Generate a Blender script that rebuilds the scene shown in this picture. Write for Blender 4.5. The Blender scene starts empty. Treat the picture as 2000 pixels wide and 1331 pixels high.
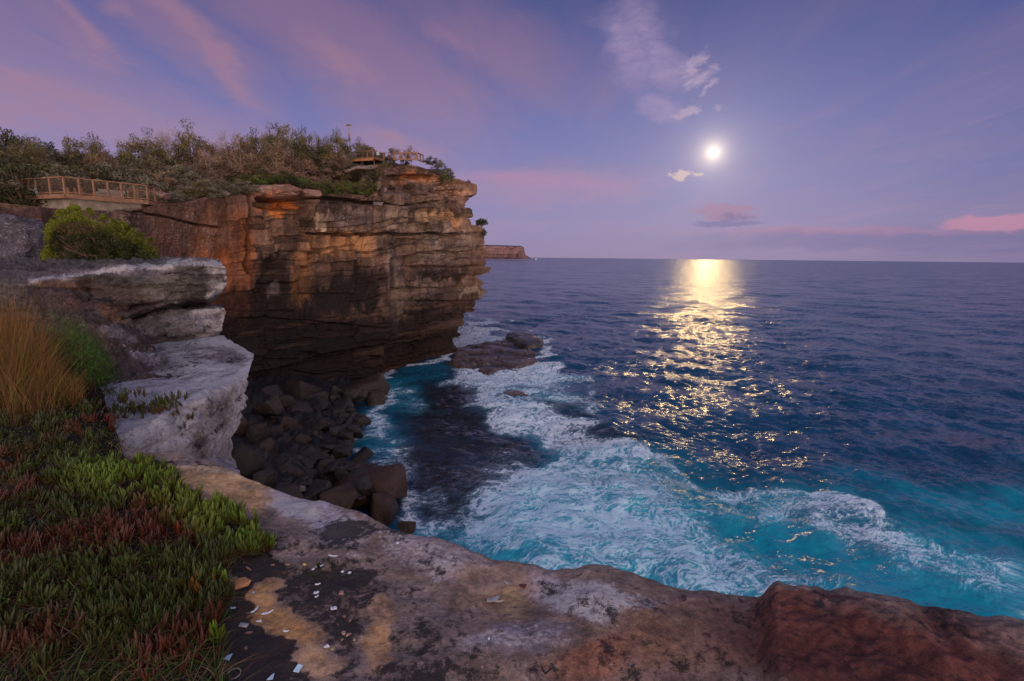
import bpy, bmesh, math, random
import numpy as np
from mathutils import Vector, Matrix

random.seed(11)
RNG = np.random.default_rng(11)
scene = bpy.context.scene
COL = scene.collection
R = math.radians

# ------------------------------------------------------------------ camera
CAMZ = 20.0                        # eye height above the sea
PITCH, ROLL = R(9.25), R(0.59)
C0 = np.array([0.0, 0.0, CAMZ])
Fv = np.array([0, math.cos(PITCH), -math.sin(PITCH)])
U0 = np.array([0, math.sin(PITCH), math.cos(PITCH)])
R0 = np.array([1.0, 0, 0])
Rv = R0 * math.cos(ROLL) + U0 * math.sin(ROLL)
Uv = -R0 * math.sin(ROLL) + U0 * math.cos(ROLL)
cam = bpy.data.cameras.new('camera')
cam.lens, cam.sensor_width = 18.0, 36.0
cam.clip_start, cam.clip_end = 0.05, 200000
camo = bpy.data.objects.new('camera', cam)
COL.objects.link(camo)
M = Matrix(((Rv[0], Uv[0], -Fv[0], 0), (Rv[1], Uv[1], -Fv[1], 0), (Rv[2], Uv[2], -Fv[2], CAMZ), (0, 0, 0, 1)))
camo.matrix_world = M
scene.camera = camo

scene.view_settings.view_transform = 'Standard'
scene.view_settings.look = 'None'
scene.view_settings.exposure = 0.0
scene.view_settings.gamma = 1.0
scene.view_settings.use_curve_mapping = False
scene.cycles.use_denoising = True
scene.cycles.max_bounces = 5
scene.cycles.diffuse_bounces = 3
scene.cycles.glossy_bounces = 3
scene.cycles.sample_clamp_indirect = 3.0
scene.cycles.caustics_reflective = False
scene.cycles.caustics_refractive = False


def ray(px, py):
    px = np.asarray(px, float); py = np.asarray(py, float)
    d = Fv + ((px - 1000) / 1000)[..., None] * Rv + ((665.5 - py) / 1000)[..., None] * Uv
    return d


def P(px, py, Y):
    d = ray(px, py)
    return C0 + d * (np.asarray(Y, float) / d[..., 1])[..., None]


def Pz(px, py, z):
    d = ray(px, py)
    return C0 + d * ((np.asarray(z, float) - CAMZ) / d[..., 2])[..., None]


def proj(X):
    v = np.asarray(X, float) - C0
    zf = np.maximum(v @ Fv, 1e-3)
    return 1000 + 1000 * (v @ Rv) / zf, 665.5 - 1000 * (v @ Uv) / zf


def lin(c):
    return tuple(((v / 255) / 12.92 if v / 255 <= 0.04045 else ((v / 255 + 0.055) / 1.055) ** 2.4) for v in c)


def azel(px, py):
    d = ray(px, py); d = d / np.linalg.norm(d)
    return math.atan2(d[0], d[1]), math.asin(d[2])


# ------------------------------------------------------------------ node helper
class NT:
    """small wrapper: arithmetic on sockets makes Math nodes"""
    def __init__(self, tree): self.t = tree

    def new(self, typ, **kw):
        n = self.t.nodes.new(typ)
        for k, v in kw.items(): setattr(n, k, v)
        return n

    def link(self, a, b): self.t.links.new(a, b)

    def put(self, sock, v):
        if isinstance(v, bpy.types.NodeSocket): self.link(v, sock)
        else: sock.default_value = v

    def m(self, op, a, b=None, c=None, clamp=False):
        n = self.new('ShaderNodeMath', operation=op, use_clamp=clamp)
        self.put(n.inputs[0], a)
        if b is not None: self.put(n.inputs[1], b)
        if c is not None: self.put(n.inputs[2], c)
        return n.outputs[0]

    def sstep(self, x, a, b, to0=0.0, to1=1.0):
        n = self.new('ShaderNodeMapRange', interpolation_type='SMOOTHSTEP')
        self.put(n.inputs[0], x); self.put(n.inputs[1], a); self.put(n.inputs[2], b)
        n.inputs[3].default_value = to0; n.inputs[4].default_value = to1
        return n.outputs[0]

    def mix(self, f, a, b, blend='MIX'):
        n = self.new('ShaderNodeMix', data_type='RGBA', blend_type=blend)
        self.put(n.inputs[0], f)
        for s, v in ((n.inputs[6], a), (n.inputs[7], b)):
            if isinstance(v, bpy.types.NodeSocket): self.link(v, s)
            else: s.default_value = tuple(v) + (1,) if len(v) == 3 else v
        return n.outputs[2]

    def noise(self, vec, scale, detail=5, rough=0.55, dist=0.0, lac=2.0):
        n = self.new('ShaderNodeTexNoise')
        if vec is not None: self.link(vec, n.inputs['Vector'])
        n.inputs['Scale'].default_value = scale; n.inputs['Detail'].default_value = detail
        n.inputs['Roughness'].default_value = rough; n.inputs['Distortion'].default_value = dist
        n.inputs['Lacunarity'].default_value = lac
        return n.outputs[0]

    def vmap(self, vec, loc=(0, 0, 0), rot=(0, 0, 0), scale=(1, 1, 1), typ='POINT'):
        n = self.new('ShaderNodeMapping', vector_type=typ)
        self.link(vec, n.inputs[0])
        n.inputs[1].default_value = loc; n.inputs[2].default_value = rot; n.inputs[3].default_value = scale
        return n.outputs[0]


# ------------------------------------------------------------------ sky
world = bpy.data.worlds.new('World'); scene.world = world
world.use_nodes = True
wt = NT(world.node_tree); world.node_tree.nodes.clear()
tc = wt.new('ShaderNodeTexCoord')
nrm = wt.new('ShaderNodeVectorMath', operation='NORMALIZE'); wt.link(tc.outputs['Generated'], nrm.inputs[0])
D = nrm.outputs[0]
sep = wt.new('ShaderNodeSeparateXYZ'); wt.link(D, sep.inputs[0])
dx_, dy_, dz_ = sep.outputs
el = wt.m('ARCSINE', dz_)
az = wt.m('ARCTAN2', dx_, dy_)
ramp = wt.new('ShaderNodeValToRGB')
wt.link(wt.m('MAXIMUM', dz_, 0.0), ramp.inputs[0])
cr = ramp.color_ramp
stops = [(0.0, (148, 134, 168)), (0.06, (148, 139, 178)), (0.13, (136, 134, 181)), (0.23, (115, 119, 173)),
         (0.33, (92, 99, 156)), (0.42, (70, 82, 136)), (0.6, (76, 90, 144)), (1.0, (88, 104, 152))]
cr.elements[0].position = 0; cr.elements[0].color = lin(stops[0][1]) + (1,)
cr.elements[1].position = 1; cr.elements[1].color = lin(stops[-1][1]) + (1,)
for p_, c_ in stops[1:-1]:
    e_ = cr.elements.new(p_); e_.color = lin(c_) + (1,)
sky = ramp.outputs[0]
# the east darkens a little toward the south-east (the right of the view)
sky = wt.mix(wt.m('MULTIPLY', wt.sstep(az, 0.35, 1.1), 0.45), sky, lin((48, 64, 112)))
# broad afterglow of the set sun in the west, behind the viewer
west = wt.sstep(wt.m('MULTIPLY', dy_, -1.0), -0.30, 1.0)
glow_h = wt.sstep(dz_, 1.0, 0.0)
warm = wt.mix(glow_h, (0.72, 0.84, 1.08), (3.3, 2.45, 1.95))
sky = wt.mix(wt.m('MULTIPLY', west, 0.95), sky, warm)
# clouds: perspective-projected sheet for texture, plus placed banks
inv = wt.m('DIVIDE', 1.0, wt.m('ADD', wt.m('MAXIMUM', dz_, 0.0), 0.10))
cx = wt.m('MULTIPLY', dx_, inv); cy = wt.m('MULTIPLY', dy_, inv)
cmb = wt.new('ShaderNodeCombineXYZ'); wt.link(cx, cmb.inputs[0]); wt.link(cy, cmb.inputs[1])
planar = cmb.outputs[0]
sh1 = wt.noise(wt.vmap(planar, rot=(0, 0, R(-28)), scale=(1.5, 0.55, 1)), 1.0, 6, 0.52, 0.6)
sh2 = wt.noise(wt.vmap(planar, (3, 5, 0), (0, 0, R(-35)), (3.5, 1.3, 1)), 1.3, 6, 0.6, 0.8)
wsh = wt.m('ADD', wt.m('MULTIPLY', sh1, 0.62), wt.m('MULTIPLY', sh2, 0.38))
# azimuth/elevation space with a warp for the placed ones
ae = wt.new('ShaderNodeCombineXYZ'); wt.link(az, ae.inputs[0]); wt.link(el, ae.inputs[1])
wn = wt.new('ShaderNodeTexNoise'); wn.inputs['Scale'].default_value = 9; wn.inputs['Detail'].default_value = 7
wn.inputs['Roughness'].default_value = 0.62
wt.link(wt.vmap(ae.outputs[0], scale=(1, 2.0, 1)), wn.inputs['Vector'])
wv = wt.new('ShaderNodeVectorMath', operation='MULTIPLY_ADD')
wt.link(wn.outputs['Color'], wv.inputs[0]); wv.inputs[1].default_value = (0.11, 0.05, 0); wv.inputs[2].default_value = (-0.055, -0.025, 0)
wa = wt.new('ShaderNodeVectorMath', operation='ADD'); wt.link(ae.outputs[0], wa.inputs[0]); wt.link(wv.outputs[0], wa.inputs[1])
AE = wa.outputs[0]


def blob(px, py, rx, ry, ang=0.0):
    a, e = azel(px, py)
    mp = wt.vmap(AE, (a, e, 0), (0, 0, R(ang)), (rx / 1000, ry / 1000, 1), 'TEXTURE')
    g = wt.new('ShaderNodeTexGradient', gradient_type='SPHERICAL'); wt.link(mp, g.inputs[0])
    return g.outputs[1]


def blobs(lst):
    out = None
    for b in lst:
        g = wt.m('MULTIPLY', blob(*b[:5]), b[5])
        out = g if out is None else wt.m('MAXIMUM', out, g)
    return out


# large veils (px, py, rx, ry, tilt, weight) in the photograph's left half
veil = blobs([(60, 190, 420, 95, -4, 1.1), (640, 70, 420, 110, -24, 1.25), (330, 40, 260, 75, -30, 1.0), (150, 90, 190, 50, -40, 0.9),
              (430, 120, 120, 45, -52, 1.1), (500, 300, 520, 70, -3, 0.8), (780, 285, 150, 50, -8, 1.0), (960, 90, 300, 90, -20, 0.8),
              (700, 150, 190, 50, -24, 0.9), (1030, 360, 300, 55, 0, 0.85), (880, 170, 160, 50, -20, 0.8), (-300, 100, 420, 260, 0, 0.9)])
veil_t = wt.m('ADD', wt.m('MULTIPLY', veil, 0.95), wt.m('MULTIPLY', wt.m('SUBTRACT', wsh, 0.5), 1.6))
veil_f = wt.sstep(veil_t, -0.2, 0.85)
# beyond the frame the same thin sheet goes on evenly
rest = wt.m('MULTIPLY', wt.sstep(wsh, 0.47, 0.72), wt.m('MULTIPLY', wt.sstep(dz_, 0.40, 0.55), 0.6))
veil_f = wt.m('MAXIMUM', veil_f, rest)
ccol = wt.mix(wt.sstep(dz_, 0.05, 0.42), lin((168, 142, 172)), lin((134, 108, 142)))
sky = wt.mix(wt.m('MULTIPLY', veil_f, 0.80), sky, ccol)
hot = wt.sstep(wt.m('ADD', wt.m('MULTIPLY', blobs([(430, 115, 110, 30, -52, 1.2), (350, 30, 110, 30, -40, 1.1), (240, 18, 40, 22, 0, 1.2), (660, 120, 130, 45, -30, 1.0),
    (160, 60, 120, 24, -50, 1.0), (60, 165, 220, 40, -5, .9), (880, 85, 90, 26, -20, .9), (780, 270, 110, 26, 0, .9), (20, 215, 120, 30, 0, .8)]), 0.85),
    wt.m('MULTIPLY', wt.m('SUBTRACT', sh2, 0.5), 1.5)), 0.15, 0.95)
sky = wt.mix(wt.m('MULTIPLY', hot, 0.36), sky, lin((172, 128, 144)))
# thin high streak above the moon and its ragged bright edge
fine = wt.noise(wt.vmap(ae.outputs[0], rot=(0, 0, R(-38)), scale=(30, 85, 1)), 1.0, 5, 0.6, 0.5)
st = wt.sstep(wt.m('ADD', blobs([(1235, 80, 120, 90, -60, 1.0), (1300, 120, 95, 50, -45, 1.0), (1290, 205, 80, 36, -20, 1.0), (1200, 60, 40, 80, 0, .8)]),
    wt.m('MULTIPLY', wt.m('SUBTRACT', wsh, 0.5), 0.8)), 0.15, 0.8)
sky = wt.mix(wt.m('MULTIPLY', st, wt.sstep(fine, 0.2, 0.75, 0.28, 0.62)), sky, lin((168, 146, 184)))
edb = blobs([(1362, 115, 34, 16, 30, 1.2), (1358, 155, 38, 18, 40, 1.3), (1352, 215, 34, 14, 15, 1.5), (1380, 172, 20, 11, 60, 1.1), (1330, 222, 18, 10, 0, 1.2),
    (1345, 135, 26, 14, 30, 1.2), (1370, 217, 14, 9, 0, 1.4), (1420, 211, 22, 6, 0, .7)])
ed = wt.m('MULTIPLY', wt.sstep(wt.m('ADD', edb, wt.m('MULTIPLY', wt.m('SUBTRACT', fine, 0.5), 2.4)), 0.15, 1.15), wt.sstep(edb, 0.0, 0.35))
sky = wt.mix(wt.m('MULTIPLY', ed, 0.55), sky, lin((184, 162, 188)))
edc = blobs([(1330, 349, 22, 17, 10, 1.7), (1368, 343, 16, 5, 0, .8), (1305, 343, 14, 5, 0, .7)])
ed2 = wt.m('MULTIPLY', wt.sstep(wt.m('ADD', edc, wt.m('MULTIPLY', wt.m('SUBTRACT', fine, 0.5), 2.0)), 0.3, 1.0), wt.sstep(edc, 0.0, 0.3))
sky = wt.mix(wt.m('MULTIPLY', ed2, 0.85), sky, lin((206, 182, 182)))
# the small bank under the moon, the long pink line and the bank at the right
b1 = wt.sstep(wt.m('ADD', blobs([(1405, 412, 95, 14, 0, 1.2), (1420, 425, 60, 14, 0, 1.2), (1445, 408, 50, 9, 0, 1.0)]), wt.m('MULTIPLY', wt.m('SUBTRACT', fine, .5), .9)), 0.2, 0.85)
sky = wt.mix(wt.m('MULTIPLY', b1, 0.75), sky, lin((160, 124, 156)))
b2 = wt.sstep(wt.m('ADD', blobs([(1415, 440, 85, 9, 0, 1.2), (1435, 430, 40, 10, 0, .9)]), wt.m('MULTIPLY', wt.m('SUBTRACT', fine, .5), .9)), 0.2, 0.8)
sky = wt.mix(wt.m('MULTIPLY', b2, 0.6), sky, lin((114, 104, 152)))
b3 = wt.sstep(wt.m('ADD', blobs([(1650, 452, 420, 13, 0, 1.0), (1560, 455, 200, 10, 0, 1.0), (1250, 448, 200, 8, 0, .5)]), wt.m('MULTIPLY', wt.m('SUBTRACT', wn.outputs[0], .5), .9)), 0.2, 0.9)
sky = wt.mix(wt.m('MULTIPLY', b3, 0.55), sky, lin((176, 134, 164)))
b4 = wt.sstep(blobs([(1800, 470, 520, 26, 0, 1.3), (2150, 462, 400, 42, 0, 1.2)]), 0.1, 0.9)
sky = wt.mix(wt.m('MULTIPLY', b4, 0.28), sky, lin((96, 92, 142)))
b5 = wt.sstep(wt.m('ADD', blobs([(1960, 428, 105, 15, 2, 1.5), (2100, 425, 180, 18, 0, 1.4), (1900, 432, 60, 8, 0, 1.0)]), wt.m('MULTIPLY', wt.m('SUBTRACT', fine, .5), .7)), 0.3, 0.8)
sky = wt.mix(wt.m('MULTIPLY', b5, 0.85), sky, lin((190, 138, 164)))
b6 = wt.sstep(wt.m('ADD', blobs([(1020, 345, 230, 30, 0, 1.0), (1150, 355, 160, 22, 0, .8)]), wt.m('MULTIPLY', wt.m('SUBTRACT', wsh, .5), .8)), 0.15, 0.9)
sky = wt.mix(wt.m('MULTIPLY', b6, 0.5), sky, lin((176, 136, 172)))
# air lit up around the moon
ma, me_ = azel(1393, 298)
MOON = Vector((math.sin(ma) * math.cos(me_), math.cos(ma) * math.cos(me_), math.sin(me_)))
dt = wt.new('ShaderNodeVectorMath', operation='DOT_PRODUCT'); wt.link(D, dt.inputs[0]); dt.inputs[1].default_value = MOON
ang = wt.m('ARCCOSINE', wt.m('MINIMUM', dt.outputs['Value'], 1.0))
def gl(sig, amp):
    return wt.m('MULTIPLY', wt.m('EXPONENT', wt.m('MULTIPLY', wt.m('POWER', wt.m('DIVIDE', ang, sig), 1.0), -1.0)), amp)
gsum = wt.m('ADD', gl(0.011, 1.5), wt.m('ADD', gl(0.038, 0.24), gl(0.17, 0.085)))
sky = wt.mix(1.0, sky, wt.mix(gsum, (0, 0, 0), (1.0, 0.80, 0.50)), 'ADD')
bg = wt.new('ShaderNodeBackground'); wt.link(sky, bg.inputs[0]); bg.inputs[1].default_value = 1.0
wo = wt.new('ShaderNodeOutputWorld'); wt.link(bg.outputs[0], wo.inputs[0])
world.cycles.sampling_method = 'MANUAL'; world.cycles.sample_map_resolution = 512

# ------------------------------------------------------------------ numpy noise
_p = RNG.permutation(256); PERM = np.concatenate([_p, _p, _p]).astype(np.int32)
_g = RNG.normal(size=(256, 3)); GR = (_g / np.linalg.norm(_g, axis=1)[:, None]).astype(np.float32)


def pn(x, y, z):
    x = np.asarray(x, np.float64); y = np.asarray(y, np.float64); z = np.asarray(z, np.float64)
    x, y, z = np.broadcast_arrays(x, y, z)
    xi = np.floor(x); yi = np.floor(y); zi = np.floor(z)
    fx = (x - xi).astype(np.float32); fy = (y - yi).astype(np.float32); fz = (z - zi).astype(np.float32)
    xi = xi.astype(np.int64) & 255; yi = yi.astype(np.int64) & 255; zi = zi.astype(np.int64) & 255
    u = fx * fx * fx * (fx * (fx * 6 - 15) + 10); v = fy * fy * fy * (fy * (fy * 6 - 15) + 10); w = fz * fz * fz * (fz * (fz * 6 - 15) + 10)
    out = 0
    for a in (0, 1):
        pa = PERM[xi + a]; wa_ = u if a else 1 - u
        for b in (0, 1):
            pb = PERM[pa + yi + b]; wb = v if b else 1 - v
            for c in (0, 1):
                g = GR[PERM[pb + zi + c]]
                out = out + wa_ * wb * (w if c else 1 - w) * (g[..., 0] * (fx - a) + g[..., 1] * (fy - b) + g[..., 2] * (fz - c))
    return out * 1.6


def fbm(x, y, z, octv=4, gain=0.5):
    s = 0; a = 1.0; f = 1.0; t = 0
    for i in range(octv):
        s = s + a * pn(x * f + i * 17.3, y * f - i * 9.1, z * f + i * 5.7); t += a; a *= gain; f *= 2.03
    return s / t * 1.3


def ss(x, a, b):
    t = np.clip((x - a) / (b - a), 0, 1)
    return t * t * (3 - 2 * t)


def seg_dist(x, y, pts):
    """distance in the same units to a polyline, and the fraction along it"""
    best = np.full(np.shape(x), 1e9)
    for (x0, y0), (x1, y1) in zip(pts[:-1], pts[1:]):
        ex, ey = x1 - x0, y1 - y0
        t = np.clip(((x - x0) * ex + (y - y0) * ey) / (ex * ex + ey * ey + 1e-9), 0, 1)
        best = np.minimum(best, np.hypot(x - x0 - t * ex, y - y0 - t * ey))
    return best


def poly_sd(x, y, pts):
    """signed distance, positive inside"""
    d = seg_dist(x, y, list(pts) + [pts[0]])
    ins = np.zeros(np.shape(x), bool)
    n = len(pts)
    for i in range(n):
        x0, y0 = pts[i]; x1, y1 = pts[(i + 1) % n]
        if y0 == y1: continue
        c = ((y0 > y) != (y1 > y)) & (x < (x1 - x0) * (y - y0) / (y1 - y0) + x0)
        ins ^= c
    return np.where(ins, d, -d)


def gb(x, y, cx, cy, rx, ry, ang=0, e0=.45, e1=1.15):
    """soft blob 0..1 with a plateau, ang counterclockwise as seen in the picture"""
    a = R(ang); X = x - cx; Y = -(y - cy)
    u = (X * math.cos(a) + Y * math.sin(a)) / rx; v = (-X * math.sin(a) + Y * math.cos(a)) / ry
    if e0 > .5: return 1 - ss((u ** 4 + v ** 4) ** .25, e0, e1)
    return 1 - ss(np.sqrt(u * u + v * v), e0, e1)


# ------------------------------------------------------------------ mesh helpers
def raw_mesh(name, V, Fc, mat=None, col=None, mask=None, smooth=True):
    V = np.asarray(V, np.float32).reshape(-1, 3); Fc = np.asarray(Fc, np.int32)
    k = Fc.shape[1]
    me = bpy.data.meshes.new(name)
    me.vertices.add(len(V)); me.vertices.foreach_set('co', V.ravel())
    me.loops.add(Fc.size); me.loops.foreach_set('vertex_index', Fc.ravel())
    me.polygons.add(len(Fc)); me.polygons.foreach_set('loop_start', np.arange(0, Fc.size, k, dtype=np.int32))
    me.polygons.foreach_set('use_smooth', np.full(len(Fc), bool(smooth)))
    me.update(calc_edges=True)
    for nm, arr in (('Col', col), ('Mask', mask)):
        if arr is not None:
            a = np.ones((len(V), 4), np.float32); a[:, :3] = np.asarray(arr, np.float32).reshape(-1, 3)
            at = me.attributes.new(nm, 'FLOAT_COLOR', 'POINT'); at.data.foreach_set('color', a.ravel())
    if mat: me.materials.append(mat)
    return me


def grid_faces(nr, nc, flip=False):
    i = np.arange(nr - 1)[:, None] * nc + np.arange(nc - 1)[None]
    q = np.stack([i, i + 1, i + nc + 1, i + nc], -1).reshape(-1, 4)
    return q[:, ::-1] if flip else q


def link(name, me, parent=None, loc=None, label=None, cat=None, group=None, kind=None):
    o = bpy.data.objects.new(name, me); COL.objects.link(o)
    if parent: o.parent = parent
    if loc is not None: o.location = loc
    if label: o['label'] = label
    if cat: o['category'] = cat
    if group: o['group'] = group
    if kind: o['kind'] = kind
    return o


def grid_normals(G):
    du = np.gradient(G, axis=1); dv = np.gradient(G, axis=0)
    n = np.cross(du, dv); n /= np.linalg.norm(n, axis=-1)[..., None] + 1e-9
    s = np.sign(np.sum(n * (C0 - G)))
    return n * (s if s != 0 else 1)


def resample(row, n):
    A = np.array(row, float)
    d = np.r_[0, np.cumsum(np.hypot(np.diff(A[:, 0]), np.diff(A[:, 1])))]
    u = np.linspace(0, d[-1], n)
    return np.stack([np.interp(u, d, A[:, k]) for k in range(A.shape[1])], -1)


def loft(rows, nc, nsub, curve=True):
    """rows of (px, py, depth) -> world grid"""
    W = []
    for r in rows:
        a = resample(r, nc)
        k = max(3, nc // 70) | 1
        ker = np.hanning(k + 2)[1:-1]; ker /= ker.sum()
        b = np.stack([np.convolve(np.pad(a[:, j], k // 2, mode='edge'), ker, 'valid') for j in range(3)], -1)
        W.append(P(b[:, 0], b[:, 1], b[:, 2]))
    W = np.array(W)
    out = []
    n = len(W)
    if isinstance(nsub, int): nsub = [nsub] * (n - 1)
    for i in range(n - 1):
        p0 = W[max(i - 1, 0)]; p1 = W[i]; p2 = W[i + 1]; p3 = W[min(i + 2, n - 1)]
        for t in np.linspace(0, 1, nsub[i], endpoint=False):
            if curve:
                T = 0.5
                m1 = (p2 - p0) * T * 0.7; m2 = (p3 - p1) * T * 0.7
                h = (2 * t**3 - 3 * t**2 + 1) * p1 + (t**3 - 2 * t**2 + t) * m1 + (-2 * t**3 + 3 * t**2) * p2 + (t**3 - t**2) * m2
            else:
                h = p1 * (1 - t) + p2 * t
            out.append(h)
    out.append(W[-1])
    return np.array(out)


def paint(px, py, base, lst, warp=None, e0=.45, e1=1.15):
    c = np.zeros(px.shape + (3,)) + np.array(base)
    wx, wy = (0, 0) if warp is None else warp
    for b in lst:
        cx_, cy_, rx, ry, ang_, rgb, al = b
        f = (gb(px + wx, py + wy, cx_, cy_, rx, ry, ang_, e0, e1) * al)[..., None]
        c = c * (1 - f) + np.array(rgb) * f
    return c


# ------------------------------------------------------------------ materials
def principled(name, rough=0.8, spec=0.2):
    m = bpy.data.materials.new(name); m.use_nodes = True
    nt = NT(m.node_tree); b = m.node_tree.nodes['Principled BSDF']
    b.inputs['Roughness'].default_value = rough; b.inputs['Specular IOR Level'].default_value = spec
    return m, nt, b


def rock_mat(name, s=1.0, bump=0.02, grain=(0.72, 1.3), dark=(0.018, 0.015, 0.018), pale=(0.50, 0.47, 0.53), rough=0.85, streak=False, spec=0.25):
    m, nt, b = principled(name, rough, spec)
    co = nt.new('ShaderNodeTexCoord').outputs['Object']
    at = nt.new('ShaderNodeAttribute', attribute_name='Col'); mk = nt.new('ShaderNodeAttribute', attribute_name='Mask')
    sp = nt.new('ShaderNodeSeparateColor'); nt.link(mk.outputs['Color'], sp.inputs[0])
    n1 = nt.noise(co, 2.2 * s, 8, 0.62, 0.3); n2 = nt.noise(co, 14 * s, 6, 0.65); n3 = nt.noise(co, 70 * s, 3, 0.6)
    g = nt.m('ADD', nt.m('MULTIPLY', n1, 0.5), nt.m('ADD', nt.m('MULTIPLY', n2, 0.3), nt.m('MULTIPLY', n3, 0.2)))
    fac = nt.sstep(g, 0.36, 0.64, grain[0], grain[1])
    vs = nt.new('ShaderNodeVectorMath', operation='SCALE'); nt.link(at.outputs['Color'], vs.inputs[0]); nt.link(fac, vs.inputs['Scale'])
    c = vs.outputs[0]
    if streak:
        sk = nt.noise(nt.vmap(co, scale=(1, 1, 0.07)), 1.1 * s, 6, 0.6)
        c = nt.mix(nt.sstep(sk, 0.52, 0.66, 0, 0.7), c, nt.mix(0.75, c, (0.02, 0.014, 0.012)))
        ly = nt.noise(nt.vmap(co, scale=(0.06, 0.06, 1.6)), 1.6 * s, 5, 0.6)
        c = nt.mix(nt.sstep(ly, 0.54, 0.70, 0, 0.38), c, nt.mix(0.7, c, (0.03, 0.02, 0.018)))
        c = nt.mix(nt.sstep(ly, 0.47, 0.34, 0, 0.3), c, nt.mix(0.5, c, (0.42, 0.25, 0.17)))
    gp = nt.m('ADD', nt.m('MULTIPLY', n2, 0.55), nt.m('ADD', nt.m('MULTIPLY', n1, 0.3), nt.m('MULTIPLY', n3, 0.15)))
    gp = nt.m('MULTIPLY_ADD', gp, 2.0, -0.5)
    fp = nt.sstep(nt.m('ADD', nt.m('SUBTRACT', gp, 1.0), sp.outputs[1]), -0.08, 0.16)
    c = nt.mix(fp, c, nt.mix(nt.sstep(n3, 0.3, 0.7), pale, tuple(v * 0.72 for v in pale)))
    gd = nt.m('ADD', nt.m('MULTIPLY', n1, 0.42), nt.m('ADD', nt.m('MULTIPLY', nt.noise(co, 9 * s, 9, 0.72), 0.43), nt.m('MULTIPLY', n3, 0.15)))
    gd = nt.m('MULTIPLY_ADD', gd, 1.7, -0.35)
    fd = nt.sstep(nt.m('ADD', nt.m('SUBTRACT', gd, 1.0), sp.outputs[0]), -0.05, 0.10)
    c = nt.mix(nt.m('MULTIPLY', fd, 0.93), c, dark)
    nt.link(c, b.inputs['Base Color'])
    bp = nt.new('ShaderNodeBump'); bp.inputs['Strength'].default_value = 1.0; bp.inputs['Distance'].default_value = bump
    hh = nt.m('ADD', nt.m('MULTIPLY', n1, 1.0), nt.m('ADD', nt.m('MULTIPLY', n2, 0.5), nt.m('MULTIPLY', n3, 0.16)))
    hh = nt.m('ADD', hh, nt.m('MULTIPLY', fd, 0.06))
    if streak: hh = nt.m('ADD', hh, nt.m('MULTIPLY', ly, 1.6))
    nt.link(hh, bp.inputs['Height']); nt.link(bp.outputs[0], b.inputs['Normal'])
    return m


def flat_mat(name, rgb, rough=0.7, var=0.3, scale=6, spec=0.2, bump=0.0, tint=None):
    m, nt, b = principled(name, rough, spec)
    co = nt.new('ShaderNodeTexCoord').outputs['Object']
    n = nt.noise(co, scale, 5, 0.6)
    nt.link(nt.mix(nt.sstep(n, 0.3, 0.7), tuple(v * (1 - var) for v in rgb), tuple(min(1, v * (1 + var)) for v in (tint or rgb))), b.inputs['Base Color'])
    if bump:
        bp = nt.new('ShaderNodeBump'); bp.inputs['Distance'].default_value = bump; nt.link(n, bp.inputs['Height']); nt.link(bp.outputs[0], b.inputs['Normal'])
    return m


def leaf_mat(name, ca, cb, rough=0.55, attr=False, trans=0.25):
    m, nt, b = principled(name, rough, 0.25)
    if attr:
        c = nt.new('ShaderNodeAttribute', attribute_name='Col').outputs['Color']
    else:
        oi = nt.new('ShaderNodeObjectInfo'); co = nt.new('ShaderNodeTexCoord').outputs['Object']
        at = nt.new('ShaderNodeAttribute', attribute_name='Col')
        f = nt.m('ADD', nt.m('MULTIPLY', oi.outputs['Random'], 0.45), nt.m('MULTIPLY', nt.noise(co, 5, 2), 0.55))
        c = nt.mix(1.0, nt.mix(f, ca, cb), at.outputs['Color'], 'MULTIPLY')
    nt.link(c, b.inputs['Base Color'])
    tr = nt.new('ShaderNodeBsdfTranslucent'); nt.link(c, tr.inputs[0])
    mx = nt.new('ShaderNodeMixShader'); mx.inputs[0].default_value = trans
    nt.link(b.outputs[0], mx.inputs[1]); nt.link(tr.outputs[0], mx.inputs[2])
    nt.link(mx.outputs[0], m.node_tree.nodes['Material Output'].inputs[0])
    return m


M_cliff = rock_mat('cliff_sandstone', 0.28, 0.35, (0.55, 1.6), streak=True, pale=(0.36, 0.30, 0.27), dark=(0.02, 0.014, 0.013))
M_near = rock_mat('weathered_sandstone', 1.7, 0.08, (0.32, 1.65), pale=(.46, .44, .48))
M_fore = rock_mat('clifftop_sandstone', 2.6, 0.02, (0.42, 1.55), pale=(.50, .47, .50))
M_boulder = rock_mat('boulder_rock', 0.9, 0.16, (0.35, 1.6), rough=0.5, spec=0.5)
M_wet = rock_mat('wet_rock', 0.4, 0.15, (0.6, 1.3), rough=0.35, spec=0.5)

# ------------------------------------------------------------------ sea
DEEP = np.array([0.005, 0.052, 0.118]); TEAL = np.array([0.008, 0.25, 0.36]); REEF = np.array([0.016, 0.016, 0.020])


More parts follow.
